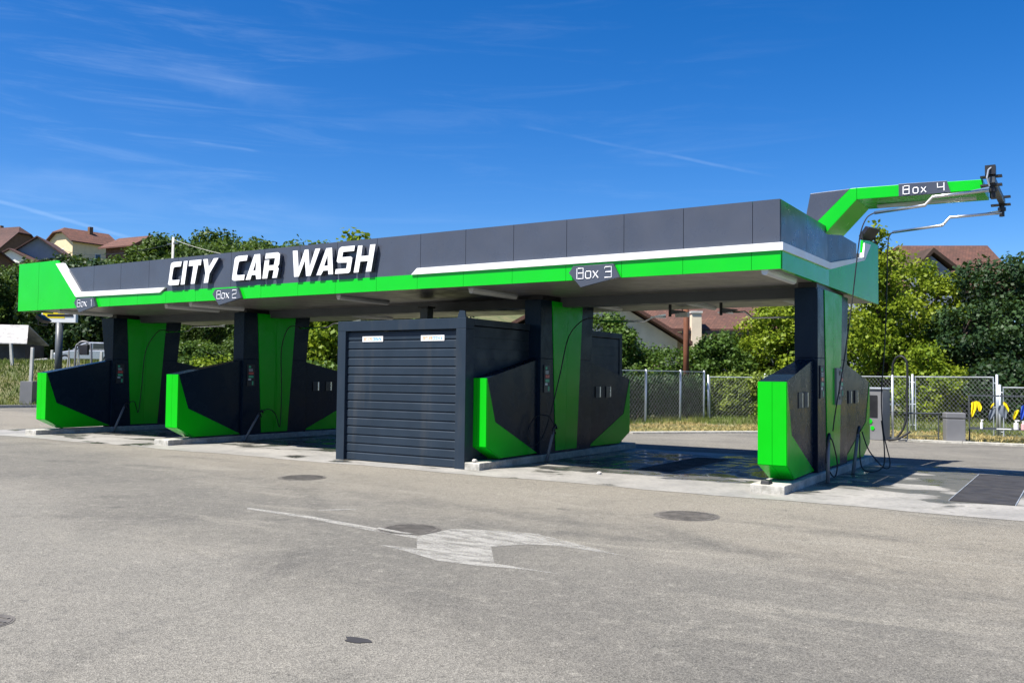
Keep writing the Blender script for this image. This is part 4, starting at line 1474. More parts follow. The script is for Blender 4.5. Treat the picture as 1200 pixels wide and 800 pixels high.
cloth(1.62, 0.98, 0.20, 0.46, 'yellowcloth', 'wide yellow cloth right of the blue one on the rack', 9)
cloth(1.86, 1.00, 0.16, 0.50, 'yellowcloth', 'yellow cloth at the right picture edge on the rack', 10)


def bottle(x, mat, cap, label, h=0.2, r=0.035):
    p = RM @ Vector((x, -0.05, 0.336))
    t = thing('spray_bottle', label, 'bottle', p, 0.4, 'bottles on the rack shelf')
    m = MB()
    m.tube([(0, 0, 0), (0, 0, h * 0.6), (0, 0, h * 0.75), (0, 0, h * 0.78)], r, 12, None)
    m.build('body', mat, t, smooth=False, bevel=0.006)
    m = MB()
    m.tube([(0, 0, h * 0.78), (0, 0, h)], r * 0.4, 8)
    m.box(-r * 0.5, r * 1.2, -r * 0.4, r * 0.4, h, h + 0.03)
    m.build('cap', cap, t)


bottle(0.28, 'whiteplastic', 'whiteplastic', 'small white bottle standing left on the rack shelf', 0.22)
bottle(1.08, 'whiteplastic', 'whiteplastic', 'large white bottle on the shelf below the low yellow cloth', 0.22, 0.06)
bottle(1.24, 'pinkplastic', 'whiteplastic', 'pink and white bottle on the shelf under the blue cloth', 0.2, 0.05)
bottle(1.66, 'greenplastic', 'whiteplastic', 'green bottle on the shelf under the wide yellow cloth', 0.28, 0.03)
p = RM @ Vector((0.80, -0.05, 0.336))
o = MB().prism([(-0.17, -0.05, 0), (0.16, -0.06, 0), (0.18, 0.04, 0), (-0.12, 0.05, 0)], (0, 0, 0.02)).build('paper_pad', 'whiteplastic', bevel=0.004)
o.location = p
tag(o, 'crumpled white paper lying on the rack shelf under the wide grey rag', 'paper')


# ------------------------------------------------------------------ plants
def crown_np(lobes, n, size, rng, shell=0.55, up=0.35, cl=4):
    """leaf quads spread through lobes; returns vertices and quads"""
    lob = np.array(lobes, float)
    wgt = lob[:, 3] * lob[:, 4] + lob[:, 4] * lob[:, 5] + lob[:, 3] * lob[:, 5]
    k = rng.choice(len(lob), n // cl, p=wgt / wgt.sum())
    d = rng.normal(size=(n // cl, 3))
    d /= np.linalg.norm(d, axis=1)[:, None]
    d[:, 2] = np.where(rng.random(n // cl) < 0.25, np.abs(d[:, 2]), d[:, 2])
    rad = shell + (1 - shell) * rng.random(n // cl) ** 0.7
    rad *= 1 + 0.16 * np.sin(d[:, 0] * 7 + k) * np.cos(d[:, 1] * 6 + 2 * k) + rng.normal(size=n // cl) * 0.05
    c = lob[k, :3] + d * rad[:, None] * lob[k, 3:6]
    c = np.repeat(c, cl, 0) + rng.normal(size=(n // cl * cl, 3)) * size * 0.75
    dd = np.repeat(d, cl, 0)
    N = len(c)
    nrm = dd * 0.7 + rng.normal(size=(N, 3)) * 0.55 + np.array([0, 0, up])
    nrm /= np.linalg.norm(nrm, axis=1)[:, None]
    a = rng.normal(size=(N, 3))
    a -= (a * nrm).sum(1)[:, None] * nrm
    a /= np.linalg.norm(a, axis=1)[:, None]
    b = np.cross(nrm, a)
    s = (size * (0.6 + 0.8 * rng.random(N)))[:, None]
    w = 0.36
    v = np.stack([c - a * s * 0.5, c + b * s * w - nrm * s * 0.10, c + a * s * 0.5 - nrm * s * 0.06, c - b * s * w - nrm * s * 0.10], 1).reshape(-1, 3)
    f = np.arange(N * 4).reshape(-1, 4)
    return v, f


def lobes_tree(h, w, rng, base=0.25, n=14, top=1.0):
    """many small leafy clumps on a rough crown shape, with gaps between them"""
    L = []
    n = n * 3
    for i in range(n):
        f = rng.random() ** 0.85
        z = h * (base + (1 - base) * (0.06 + 0.86 * f))
        prof = math.sin(math.pi * (0.20 + 0.72 * f)) ** 0.75
        a = rng.random() * 6.28
        rr = w * 0.5 * prof * (0.35 + 0.65 * rng.random() ** 0.6)
        q = w * (0.06 + 0.085 * rng.random())
        L.append((rr * math.cos(a), rr * math.sin(a), z, q * 1.15, q * 1.15, q * (0.7 + 0.3 * rng.random())))
    for f in (0.2, 0.4, 0.6):
        q = w * 0.22
        L.append((0, 0, h * (base + (1 - base) * f), q, q, h * 0.13))
    return L


def make_tree(name, label, cat, loc, h, w, mat, n, leaf, seed, group=None, base=0.22, nl=14, rz=0.0, trunk=True):
    rng = np.random.default_rng(seed)
    t = thing(name, label, cat, loc, rz, group)
    L = lobes_tree(h, w, rng, base, nl)
    v, f = crown_np(L, n, leaf, rng)
    v[:, 2] *= h / np.percentile(v[:, 2], 99.7)
    npmesh('crown', v, f, mat, t)
    if trunk:
        m = MB()
        r0 = 0.03 + 0.016 * h
        m.tube([(0, 0, -0.3), (0.02 * h * 0.3, 0, h * 0.25), (-0.03 * h * 0.3, 0.02 * h, h * 0.5), (0, 0, h * 0.85)], r0, 8, r0 * 0.2)
        for l in L[::4]:
            z0 = max(h * 0.18, l[2] - 0.5 * math.hypot(l[0], l[1]) - 0.1 * h)
            m.tube([(0, 0, z0), (l[0] * 0.55, l[1] * 0.55, (z0 + l[2]) / 2 + 0.02 * h), (l[0], l[1], l[2])], r0 * 0.45, 5, r0 * 0.10)
        m.build('trunk', 'bark', t)
    return t


def place(t, x, y):
    t.location = (x, y, tz(x, y) - 0.05)


# far wooded slope: a few crowns, copied
WOOD = 'dense tree in the woods on the slope behind the car wash'
protos = []
for i, (h, w, mt) in enumerate(((11, 8.5, 'leaf_wood'), (9.5, 8, 'leaf_mid'), (12, 8, 'leaf_wood'), (8.5, 7.5, 'leaf_dark'), (10, 9, 'leaf_wood'))):
    protos.append((make_tree('woodland_tree', WOOD, 'tree', (0, 0, 0), h, w, mt, 15000, 0.30, 100 + i, 'trees of the wooded slope', 0.10, 18), h))
used = [False] * len(protos)


def wood(px, d, ytop, kind, sx=1.0, label=None):
    """tree on the slope whose top shows at picture height ytop"""
    p = at(px, 430, d)
    z = tz(p.x, p.y)
    ztop = at(px, ytop + (7 if ytop < 300 else 0), d).z
    src, h = protos[kind]
    if used[kind]:
        o = copy_tree(src)
    else:
        o = src
        used[kind] = True
    s = max(3.0, ztop - z) / h
    o.location = (p.x, p.y, z - 0.2)
    o.scale = (s * sx, s * sx, s)
    o.rotation_euler = (0, 0, random.random() * 6.28)
    if label:
        o['label'] = label
    return o


WL = [(207, 76, 270, 0), (226, 66, 274, 2), (186, 84, 272, 4), (250, 78, 263, 2), (274, 76, 270, 0), (290, 68, 280, 4), (305, 74, 281, 1), (326, 66, 279, 0), (348, 70, 284, 2),
      (368, 64, 277, 1), (388, 70, 283, 4), (410, 62, 281, 0), (430, 66, 285, 1), (152, 82, 293, 4), (130, 88, 297, 3),
      (10, 78, 318, 3), (40, 76, 335, 3), (-20, 70, 310, 0), (30, 80, 306, 4), (66, 78, 318, 0), (96, 70, 300, 3), (120, 76, 318, 2), (84, 92, 294, 4),
      (150, 72, 345, 3), (210, 62, 340, 3), (240, 44, 352, 0), (270, 48, 345, 1), (300, 50, 335, 3), (226, 38, 395, 1), (262, 40, 392, 4), (60, 74, 350, 3), (105, 73, 350, 3), (22, 72, 352, 3), (-12, 70, 345, 0),
      (460, 60, 300, 0), (500, 60, 302, 2), (340, 44, 350, 3)]
for px, d, y, k in WL + [(8, 112, 305, 3), (30, 114, 303, 3), (50, 118, 302, 3), (70, 126, 299, 3), (92, 132, 293, 0), (112, 128, 298, 3), (134, 124, 301, 4), (30, 100, 312, 3)]:
    wood(px, d, y, k, 1.0 + 0.25 * random.random())

# thin young tree tops that stick out over the roof
make_t = make_tree('young_tree', 'slender bright tree top sticking up behind the letters of the roof sign', 'tree', (0, 0, 0), 10.6, 2.4, 'leaf_lime', 900, 0.34, 31, None, 0.15, 16)
p = at(414, 430, 50)
place(make_t, p.x, p.y)
make_t.scale = (1, 1, (at(414, 266, 50).z - tz(p.x, p.y)) / 10.6)

# lime green tree behind the gap between second island and shutter box
t = make_tree('lime_tree', 'bright green bushy tree seen between the second island and the box room', 'tree', (0, 0, 0), 5.2, 4.2, 'leaf_lime', 9000, 0.24, 41, None, 0.05, 16)
p = at(385, 430, 38)
place(t, p.x, p.y)
for px, d, h, w, mt, lab in ((268, 36, 2.4, 4.2, 'leaf_lime', 'low light green bush left of the second island in the shade gap'), (232, 38, 2.6, 4.0, 'leaf_mid', 'mid green bush behind the white fence posts of the second gap'),
                             (372, 33, 2.2, 3.4, 'leaf_mid', 'low bush right of the second island under the bright green tree')):
    t = make_tree('bush', lab, 'bush', (0, 0, 0), h, w, mt, 5000, 0.17, int(px), None, 0.0, 12, trunk=False)
    p = at(px, 430, d)
    place(t, p.x, p.y)

# trees and shrubs behind the right fence
RT = [('lime_tree', 'tall bright lime green tree right of the roof end', 1038, 33, 291, 3.2, 'leaf_lime', 10500, 0.13, 0.06),
      ('lime_tree', 'broad lime green tree left of the gable of the far house', 1078, 35, 304, 4.4, 'leaf_lime', 11000, 0.14, 0.05),
      ('lime_tree', 'slender lime sapling shooting above the right roof wing', 1030, 33, 258, 1.2, 'leaf_lime', 1300, 0.16, 0.30),
      ('dark_tree', 'dark green tree hiding the right half of the far house', 1160, 34, 302, 4.6, 'leaf_dark', 14500, 0.14, 0.04),
      ('dark_tree', 'dark green tree at the right picture edge', 1212, 32, 300, 4.2, 'leaf_dark', 12500, 0.14, 0.04),
      ('dark_tree', 'dark green tree between the lime tree and the fence posts', 1130, 32, 356, 3.4, 'leaf_dark', 9500, 0.13, 0.02),
      ('lime_tree', 'yellow green tree left of the fourth island column', 908, 37, 350, 3.8, 'leaf_lime', 15000, 0.14, 0.03),
      ('lime_tree', 'bright green shrub low in front of the dark trees behind the fence', 1088, 30.5, 402, 2.2, 'leaf_lime', 6000, 0.12, 0.02),
      ('dark_tree', 'dark green tree filling the gap behind the fourth island', 985, 37, 345, 5.0, 'leaf_mid', 13000, 0.15, 0.03),
      ('bushy_tree', 'mid green leafy bush between the brown pole and the lime tree', 838, 36, 388, 2.8, 'leaf_mid', 10000, 0.13, 0.02),
      ('bushy_tree', 'mid green tree in front of the cream gable wall', 728, 36, 382, 2.2, 'leaf_mid', 9000, 0.13, 0.02),
      ('bushy_tree', 'broad mid green bush left of the brown pole', 772, 37, 405, 4.2, 'leaf_mid', 12000, 0.13, 0.02),
      ('dark_tree', 'tall dark tree beside the cream gable, just right of the box room', 704, 38, 365, 3.0, 'leaf_mid', 9000, 0.15, 0.02),
      ('dark_tree', 'dark shrub mass behind the drying rack fence', 1180, 30, 415, 3.2, 'leaf_dark', 9000, 0.13, 0.0)]
for i, (nm, lab, px, d, yt, w, mt, n, lf, base) in enumerate(RT):
    p = at(px, 440, d)
    z = tz(p.x, p.y)
    h = at(px, yt, d).z - z
    t = make_tree(nm, lab, 'tree', (0, 0, 0), h, w, mt, n, lf, 200 + i, None, base, 20)
    place(t, p.x, p.y)


def hedge(name, label, a, c, h, dep, mat, n, leaf, seed):
    rng = np.random.default_rng(seed)
    a, c = Vector((*a, 0)), Vector((*c, 0))
    L = (c - a).length
    k = max(4, int(L / 0.45))
    lob = []
    for i in range(k):
        for z in (0.25, 0.62, 0.85):
            lob.append((L * (i + 0.5) / k, rng.normal() * 0.1, h * z + rng.normal() * 0.06, 0.42, dep * 0.5, h * 0.24))
    v, f = crown_np(lob, n, leaf, rng, 0.75, 0.15)
    v = v[: len(v)]
    v[:, 2] = np.maximum(v[:, 2], 0.0)
    t = thing(name, label, 'hedge', (a.x, a.y, tz(a.x, a.y)), math.atan2(c.y - a.y, c.x - a.x))
    npmesh('foliage', v, f, mat, t)
    m = MB()
    for i in range(k):
        m.tube([(L * (i + 0.5) / k, 0, -0.1), (L * (i + 0.5) / k + 0.05, 0.03, h * 0.7)], 0.02, 5, 0.008)
    m.build('stem', 'bark', t)
    return t


hedge('hedge', 'clipped green hedge behind the fence left of the fourth island', (-8.0, 19.0), (-4.0, 19.2), 1.42, 0.8, 'leaf_hedge', 16000, 0.10, 51)
hedge('hedge', 'dark creeper covered hedge along the receding fence behind the third bay', (-9.9, 13.0), (-8.2, 18.4), 1.45, 0.7, 'leaf_dark', 12000, 0.11, 52)

# ------------------------------------------------------------------ grass
def blades(name, pts, hmin, hmax, wid, mat, seed, lean=0.35):
    rng = np.random.default_rng(seed)
    N = len(pts)
    a = rng.random(N) * 6.283
    hgt = hmin + (hmax - hmin) * rng.random(N)
    e = np.stack([np.cos(a), np.sin(a), np.zeros(N)], 1) * (wid * (0.6 + 0.8 * rng.random(N)))[:, None]
    le = np.stack([rng.normal(size=N), rng.normal(size=N), np.zeros(N)], 1) * (lean * hgt)[:, None]
    up = np.stack([np.zeros(N), np.zeros(N), hgt], 1)
    v = np.stack([pts - e, pts + e, pts + up + le + e * 0.15, pts + up + le - e * 0.15], 1).reshape(-1, 3)
    f = np.arange(4 * N).reshape(-1, 4)
    return tag(npmesh(name, v, f, mat), 'grass and weeds', None, None, 'stuff')


def scatter(n, x0, x1, y0, y1, test, seed):
    rng = np.random.default_rng(seed)
    X = x0 + (x1 - x0) * rng.random(n)
    Y = y0 + (y1 - y0) * rng.random(n)
    d = lot_dist(X, Y)
    k = test(X, Y, d)
    X, Y = X[k], Y[k]
    return np.stack([X, Y, terrain(X, Y) - 0.01], 1)


g = blades('dry_grass', scatter(60000, -11, 9, 8.5, 20, lambda X, Y, d: (d > 0.3) & (d < 2.7 + 0.7 * np.sin(X * 2.3) + 0.4 * np.sin(Y * 5)), 5), 0.02, 0.10, 0.016, 'drygrass', 6, 1.1)
g['label'] = 'dry yellow grass strip along the far edge of the yard'
g = blades('meadow_grass', scatter(30000, -9, 9, 11.5, 23, lambda X, Y, d: (d > 2.6) & (d < 10), 7), 0.03, 0.22, 0.012, 'grass', 8)
g['label'] = 'green weeds behind the chain link fence'
g = blades('meadow_grass', scatter(70000, -54, -28, 2, 28, lambda X, Y, d: (d > 0.2) & (d < 16), 9), 0.05, 0.30, 0.022, 'grass', 10)
g['label'] = 'green grass bank at the left behind the first island'

# ------------------------------------------------------------------ left: fence posts, box, billboard, vacuum arch, car, shed
def gp(px, d):
    p = at(px, 440, d)
    return p.x, p.y


for px, d, yt, lab in ((14, 46, 402, 'leaning pale concrete post left of the tall one on the grass bank'), (36, 41.5, 407, 'tall pale concrete post standing behind the grey box'), (60, 52, 410, 'pale concrete post left of the billboard mast'),
                       (118, 48, 412, 'pale concrete post in front of the silver car'), (231, 42, 417, 'white concrete post left of the second island'), (271, 42, 418, 'white concrete post just beside the second island column'),
                       (2, 48, 425, 'slanted pale post at the left picture edge')):
    x, y = gp(px, d)
    z = tz(x, y)
    zt = at(px, yt, d).z
    o = MB().hexa([(-0.075, -0.075, -0.2), (0.075, -0.075, -0.2), (0.075, 0.075, -0.2), (-0.075, 0.075, -0.2), (-0.06, -0.06, zt - z), (0.06, -0.06, zt - z), (0.06, 0.06, zt - z), (-0.06, 0.06, zt - z)]).build('fence_post', 'concpost', bevel=0.012)
    o.location = (x, y, z)
    o.rotation_euler = (0.02, 0.03 if px > 20 else -0.09, YAW)
    tag(o, lab, 'post', 'concrete fence posts at the left')

x, y = gp(35.5, 40.6)
t = thing('utility_box', 'grey metal bin box at the foot of the grass bank', 'utility box', (x, y, 0), YAW - 0.1)
MB().hexa([(-0.30, -0.3, 0.12), (0.30, -0.3, 0.12), (0.30, 0.3, 0.12), (-0.30, 0.3, 0.12), (-0.27, -0.3, 1.15), (0.32, -0.3, 1.15), (0.32, 0.3, 1.15), (-0.27, 0.3, 1.15)]).build('body', 'grey', t, bevel=0.01)
MB().box(-0.24, 0.24, -0.26, 0.26, 0.0, 0.118).build('base', 'black', t)

x, y = gp(68, 44)
z = tz(x, y)
t = thing('billboard', 'small yellow and white billboard on a thick grey mast left of the first island', 'billboard', (x, y, z), YAW)
MB().cyl(0, 0, -0.2, at(68, 378, 44).z - z, 0.17, 16).build('mast', 'beam', t, smooth=True)
zz = at(68, 378, 44).z - z
bd = MB().box(-0.85, 0.85, -0.12, 0.12, zz, zz + 1.5).build('board', 'whiteplastic', t, bevel=0.02)
MB().box(-0.78, 0.30, -0.13, -0.122, zz + 0.22, zz + 1.4).build('poster', 'yellowcloth', bd)
MB().box(-0.55, 0.72, -0.138, -0.131, zz + 0.30, zz + 0.42).build('poster_band', 'black', bd)
MB().box(-0.50, 0.55, -0.45, 0.35, 0.0, 0.42).build('plinth_box', 'black', t, bevel=0.02)

x, y = gp(97, 40)
z = tz(x, y)
t = thing('vacuum_arch', 'grey arched vacuum hose hoop with white A frame behind the first island', 'vacuum hoop', (x, y, z), YAW)
hh = at(97, 400, 40).z - z
MB().tube(bez([(-0.36, 0, 0), (-0.36, 0, hh - 0.5), (-0.22, 0, hh - 0.1), (0, 0, hh), (0.22, 0, hh - 0.1), (0.36, 0, hh - 0.5), (0.36, 0, 0)], 40), 0.045, 8).build('hoop', 'grey', t, smooth=True)
m = MB()
for s in (-0.55, -0.12):
    m.tube([(s - 0.2, -0.2, -0.1), (s, -0.2, hh - 0.35), (s + 0.2, -0.2, -0.1)], 0.045, 6)
m.build('stand', 'concpost', t)
MB().box(-0.22, 0.22, -0.1, 0.1, hh - 0.6, hh - 0.15).build('filter_box', 'black', t, bevel=0.02)

# the parked car on the bank
cx, cy = gp(106, 58)
cz = tz(cx, cy)
t = thing('parked_car', 'silver hatchback parked on the bank behind the first island', 'car', (cx, cy, cz), YAW + R(8))
side = [(-2.1, 0.32), (2.05, 0.32), (2.15, 0.55), (2.1, 0.80), (1.9, 0.95), (-0.95, 0.92), (-1.75, 0.78), (-2.1, 0.62)]
cabin = [(-0.95, 0.93), (1.9, 0.96), (1.75, 1.18), (1.1, 1.44), (0.0, 1.46), (-0.35, 1.36)]
m = MB()
m.prism([(x_, -0.85, z_) for x_, z_ in side], (0, 1.7, 0))
m.prism([(x_, -0.74, z_) for x_, z_ in cabin], (0, 1.48, 0))
m.build('body', 'carpaint', t, bevel=0.07)
for s in (-1, 1):
    m = MB()
    m.prism([(-0.70, s * 0.742, 0.98), (0.28, s * 0.742, 1.0), (0.28, s * 0.742, 1.37), (-0.22, s * 0.742, 1.32)], (0, s * 0.01, 0))
    m.prism([(0.34, s * 0.742, 1.0), (1.5, s * 0.742, 1.02), (1.05, s * 0.742, 1.36), (0.34, s * 0.742, 1.37)], (0, s * 0.01, 0))
    m.build('side_window', 'glass', t)
MB().prism([(-0.92, -0.66, 0.975), (-0.92, 0.66, 0.975), (-0.40, 0.62, 1.345), (-0.40, -0.62, 1.345)], (-0.03, 0, 0.03)).build('windscreen', 'glass', t)
for sx in (-1.3, 1.3):
    for s in (-1, 1):
        wr = MB().tube([(sx, s * 0.72, 0.32), (sx, s * 0.87, 0.32)], 0.32, 20).build('wheel', 'rubber', t)
        MB().tube([(sx, s * 0.868, 0.32), (sx, s * 0.885, 0.32)], 0.2, 14).build('rim', 'galv', wr)
for s in (-1, 1):
    MB().box(-2.12, -1.9, s * 0.62 - 0.16, s * 0.62 + 0.16, 0.60, 0.74).build('headlight', 'whiteplastic', t, bevel=0.03)

x, y = gp(8, 56)
z = tz(x, y)
t = thing('garden_shed', 'low grey shed with a patched white sheet roof at the left edge', 'shed', (x, y, z), YAW + 0.15)
h1 = at(8, 403, 56).z - z
h2 = at(8, 380, 56).z - z
MB().box(-2.6, 1.1, -0.2, 3.0, -0.3, h1).build('wall', 'shedwall', t)
m = MB()
m.prism([(-2.8, -0.5, h1), (1.3, -0.5, h1), (0.6, 1.6, h2), (-2.8, 1.6, h2)], (0, 0, 0.06))
m.prism([(-2.8, 1.605, h2), (0.6, 1.605, h2), (1.3, 3.3, h1), (-2.8, 3.3, h1)], (0, 0, 0.06))
m.build('roof', 'tinroof', t)
# rubble and boards lying on the bank
for i, (px, d, w) in enumerate(((48, 55, 0.9), (66, 57, 0.7), (40, 53, 1.1))):
    x, y = gp(px, d)
    o = MB().hexa([(-w, -0.5, 0), (w, -0.4, 0), (w * 0.9, 0.5, 0), (-w, 0.4, 0), (-w * 0.8, -0.3, 0.25), (w * 0.7, -0.3, 0.4), (w * 0.6, 0.3, 0.35), (-w * 0.7, 0.3, 0.2)]).build('rubble_heap', 'stone', bevel=0.05)
    o.location = (x, y, tz(x, y) - 0.03)
    o.rotation_euler = (0, 0, i)
    tag(o, ['pale rubble heap beside the billboard mast on the bank', 'low pale rubble heap right under the silver car', 'wide flat pale rubble heap in front of the shed'][i], 'rubble')

# ------------------------------------------------------------------ poles and wires
x, y = gp(199, 62)
z = tz(x, y)
t = thing('utility_pole', 'grey concrete utility pole rising behind the roof left of the sign', 'utility pole', (x, y, z))
ph = at(199, 277, 62).z - z
MB().tube([(0, 0, -0.3), (0, 0, ph)], 0.11, 12, 0.08).build('pole', 'concpost', t, smooth=True)
MB().box(-0.6, 0.6, -0.05, 0.05, ph - 0.5, ph - 0.4).build('crossarm', 'beam', t)
a = Vector((x, y, z + ph - 0.15))
q = at(330, 306, 52)
m = MB()
m.tube([a + (q - a) * f + Vector((0, 0, -1.0 * 4 * f * (1 - f) * 0.3)) for f in np.linspace(0, 1, 14)], 0.012, 4)
m2 = [a + Vector((0, 0, -0.3)) + (at(60, 286, 130) - a) * f + Vector((0, 0, -4 * f * (1 - f))) for f in np.linspace(0, 1, 16)]
tag(m.build('power_line', 'concpost'), 'thin pale wire running down right from the grey utility pole', 'wire')
m = MB()
m.tube(m2, 0.02, 4)
tag(m.build('power_line', 'rubber'), 'thin dark wire running left from the grey utility pole to the houses', 'wire')
x, y = gp(804, 35)
t = thing('utility_pole', 'rusty brown pole in front of the cream house behind the third bay', 'utility pole', (x, y, tz(x, y)))
MB().tube([(0, 0, -0.2), (0, 0, 5.6)], 0.125, 12, 0.10).build('pole', 'rust', t, smooth=True)
MB().box(-0.14, 0.14, -0.13, 0.13, 5.35, 5.42).build('band', 'beam', t)


# ------------------------------------------------------------------ houses
def house(name, label, px, d, rz, w, dp, hw_, hr, wall, roof, zoff=0.0, over=0.5, clip=0.0, wins=(), chim=True, basez=None):
    """gable front faces local -Y, ridge along Y; clip cuts the gable top"""
    p = at(px, 430, d)
    z = tz(p.x, p.y) if basez is None else basez
    t = thing(name, label, 'house', (p.x, p.y, z + zoff), rz)
    m = MB()
    gw = [(-w / 2, 0, -3), (w / 2, 0, -3), (w / 2, 0, hw_), (w / 2 * clip, 0, hw_ + hr * (1 - clip)), (-w / 2 * clip, 0, hw_ + hr * (1 - clip)), (-w / 2, 0, hw_)] if clip else \
        [(-w / 2, 0, -3), (w / 2, 0, -3), (w / 2, 0, hw_), (0, 0, hw_ + hr), (-w / 2, 0, hw_)]
    m.prism(gw, (0, dp, 0))
    m.build('wall', wall, t)
    m = MB()
    sl = hr / (w / 2)
    th = 0.22
    y0, y1 = -over, dp + over
    if clip:
        yk = y0 + (w / 2 * clip)
    for s in (-1, 1):
        xe = s * (w / 2 + over)
        ze = hw_ - over * sl
        if clip:
            xc = s * w / 2 * clip
            zc = hw_ + hr * (1 - clip)
            m.prism([(xe, y0, ze + 0.02), (xc, y0, zc + 0.02), (0.0, yk, hw_ + hr + 0.02), (0.0, y1, hw_ + hr + 0.02), (xe, y1, ze + 0.02)], (0, 0, th))
        else:
            m.prism([(xe, y0, ze + 0.02), (s * 0.001, y0, hw_ + hr + 0.02), (s * 0.001, y1, hw_ + hr + 0.02), (xe, y1, ze + 0.02)], (0, 0, th))
    if clip:
        xc = w / 2 * clip
        zc = hw_ + hr * (1 - clip)
        m.prism([(-xc, y0, zc + 0.022), (xc, y0, zc + 0.022), (0, yk, hw_ + hr + 0.022)], (0, 0, th))
    ro = m.build('roof', roof, t)
    if chim:
        MB().box(0.6, 1.3, dp * 0.55, dp * 0.55 + 0.7, hw_ + hr * 0.5, hw_ + hr + 0.9).build('chimney', 'brownwall', ro)
    for (fx, fy, fz, ww, wh, face) in wins:
        m = MB()
        if face == 'f':
            m.box(fx - ww / 2, fx + ww / 2, -0.06, 0.02, fz, fz + wh)
        else:
            X = w / 2 if face == 'r' else -w / 2
            m.box(X - 0.06, X + 0.06, fy - ww / 2, fy + ww / 2, fz, fz + wh)
        wd = m.build('window', 'whitewall' if wall != 'whitewall' else 'wood', t)
        m = MB()
        if face == 'f':
            m.box(fx - ww / 2 + 0.1, fx + ww / 2 - 0.1, -0.075, -0.061, fz + 0.1, fz + wh - 0.1)
        else:
            s = 1 if face == 'r' else -1
            X = s * w / 2
            xa, xb = sorted((X + s * 0.061, X + s * 0.075))
            m.box(xa, xb, fy - ww / 2 + 0.1, fy + ww / 2 - 0.1, fz + 0.1, fz + wh - 0.1)
        m.build('pane', 'glass', wd)
    return t


def setz(px, ybase, d):
    return at(px, ybase, d).z


# hillside houses
hy = house('hill_house', 'yellow house with clipped red tiled gable and balcony on the hill', 66, 165, YAW - R(33), 8.2, 9.0, 7.2, 2.5, 'yellowwall', 'tile_red', 0, 0.7, 0.35,
           [(-1.6, 0, 3.6, 1.0, 2.2, 'f'), (0.9, 0, 3.6, 1.0, 2.2, 'f'), (-1.4, 0, 0.4, 1.2, 1.5, 'f'), (1.2, 0, 0.6, 2.2, 1.5, 'f'), (0, 2.5, 0.5, 1.2, 1.5, 'r'), (0, 5.0, 3.2, 1.2, 2.0, 'r'), (0, 7.5, 0.5, 1.2, 1.5, 'r')], True, setz(66, 328, 165))
MB().box(4.3, 5.6, 3.2, 7.2, 2.7, 2.9).build('balcony_slab', 'whitewall', hy)
MB().box(5.5, 5.56, 3.2, 7.2, 2.9, 3.8).build('balcony_rail', 'wood', hy)
hg = house('hill_house', 'grey rendered gable house with dark roof in front of the yellow one', 40, 140, YAW + R(12), 7.6, 9, 4.3, 2.7, 'greywall', 'tile_old', 0, 0.7, 0,
           [(-1.6, 0, 2.6, 1.3, 1.0, 'f'), (1.6, 0, 2.4, 1.3, 0.9, 'f')], False, setz(40, 330, 140))
hw2 = house('hill_house', 'low white house wing with a brown roof left of the grey gable', 8, 138, YAW - R(6), 9, 7, 2.8, 2.2, 'whitewall', 'tile_old', 0, 0.5, 0, [(2.6, 0, 0.6, 1.0, 1.5, 'f')], False, setz(8, 330, 138))
hr1 = house('hill_house', 'large old red roof at the far left of the hill', 22, 190, YAW + R(70), 11, 13, 4.5, 5.0, 'brownwall', 'tile_old', 0, 0.6, 0.3, [(0, 4, 1, 1.2, 1.4, 'l')], True, setz(22, 318, 190))
hb = house('hill_house', 'brown house with a low pitched tiled roof right of the yellow one', 170, 150, YAW + R(62), 6.4, 6.5, 3.2, 1.7, 'brownwall', 'tile_red', 0, 0.9, 0, [(1.8, 0, 0.8, 1.2, 1.2, 'f')], False, setz(158, 311, 150))
hd = house('hill_house', 'dark gable roof peeking out at the left picture edge', -4, 110, YAW + R(35), 6, 8, 2.0, 2.4, 'brownwall', 'tile_old', 0, 0.6, 0, [(1, 0, 0.3, 1.0, 1.0, 'f')], False, setz(-4, 338, 110))

# cream house behind the third bay: gable wing at the left, long roof to the right
p = at(690, 440, 46)
z0 = tz(p.x, p.y)
t = thing('cream_house', 'cream rendered house with brown tiled roof and tall pale chimney behind the third bay', 'house', (p.x, p.y, 0), YAW)
K = 46 / FPX
def hx(px): return (px - 690) * K
def hz(py): return 1.6 + (442.0 - py) * K
m = MB()
m.prism([(-5.6, 0, -0.5), (4.55, 0, -0.5), (4.55, 0, hz(398)), (0, 0, hz(335)), (-5.6, 0, hz(410))], (0, 9, 0))
m.box(4.555, 12.0, 0.9, 9, -0.5, hz(387))
m.build('wall', 'cream', t)
m = MB()
rk = (hz(335) - hz(404)) / (hx(806) - 0)
m.prism([(0, -0.8, hz(332)), (hx(808), -0.8, hz(404)), (hx(808), 9, hz(404)), (0, 9, hz(332))], (0, 0, 0.2))
m.prism([(0, -0.8, hz(332)), (-6.2, -0.8, hz(412)), (-6.2, 9, hz(412)), (0, 9, hz(332))], (0, 0, 0.2))
m.prism([(hx(770), 0.45, hz(387)), (12.6, 0.45, hz(387)), (12.6, 6.5, hz(320)), (0.5, 6.5, hz(320)), (2.2, 4.0, hz(345))], (0, 0, 0.18))
ro = m.build('roof', 'tile_brown', t)
MB().box(hx(801) , 12.6, 0.33, 0.44, hz(389.5), hz(385.5)).build('gutter', 'black', t)
ch = MB().box(hx(811.5), hx(823), 0.20, 0.72, -0.5, hz(365)).build('chimney', 'cream', ro)
MB().box(hx(810.5), hx(824), 0.14, 0.78, hz(365) + 0.004, hz(362.5)).build('cap', 'concpost', ch)
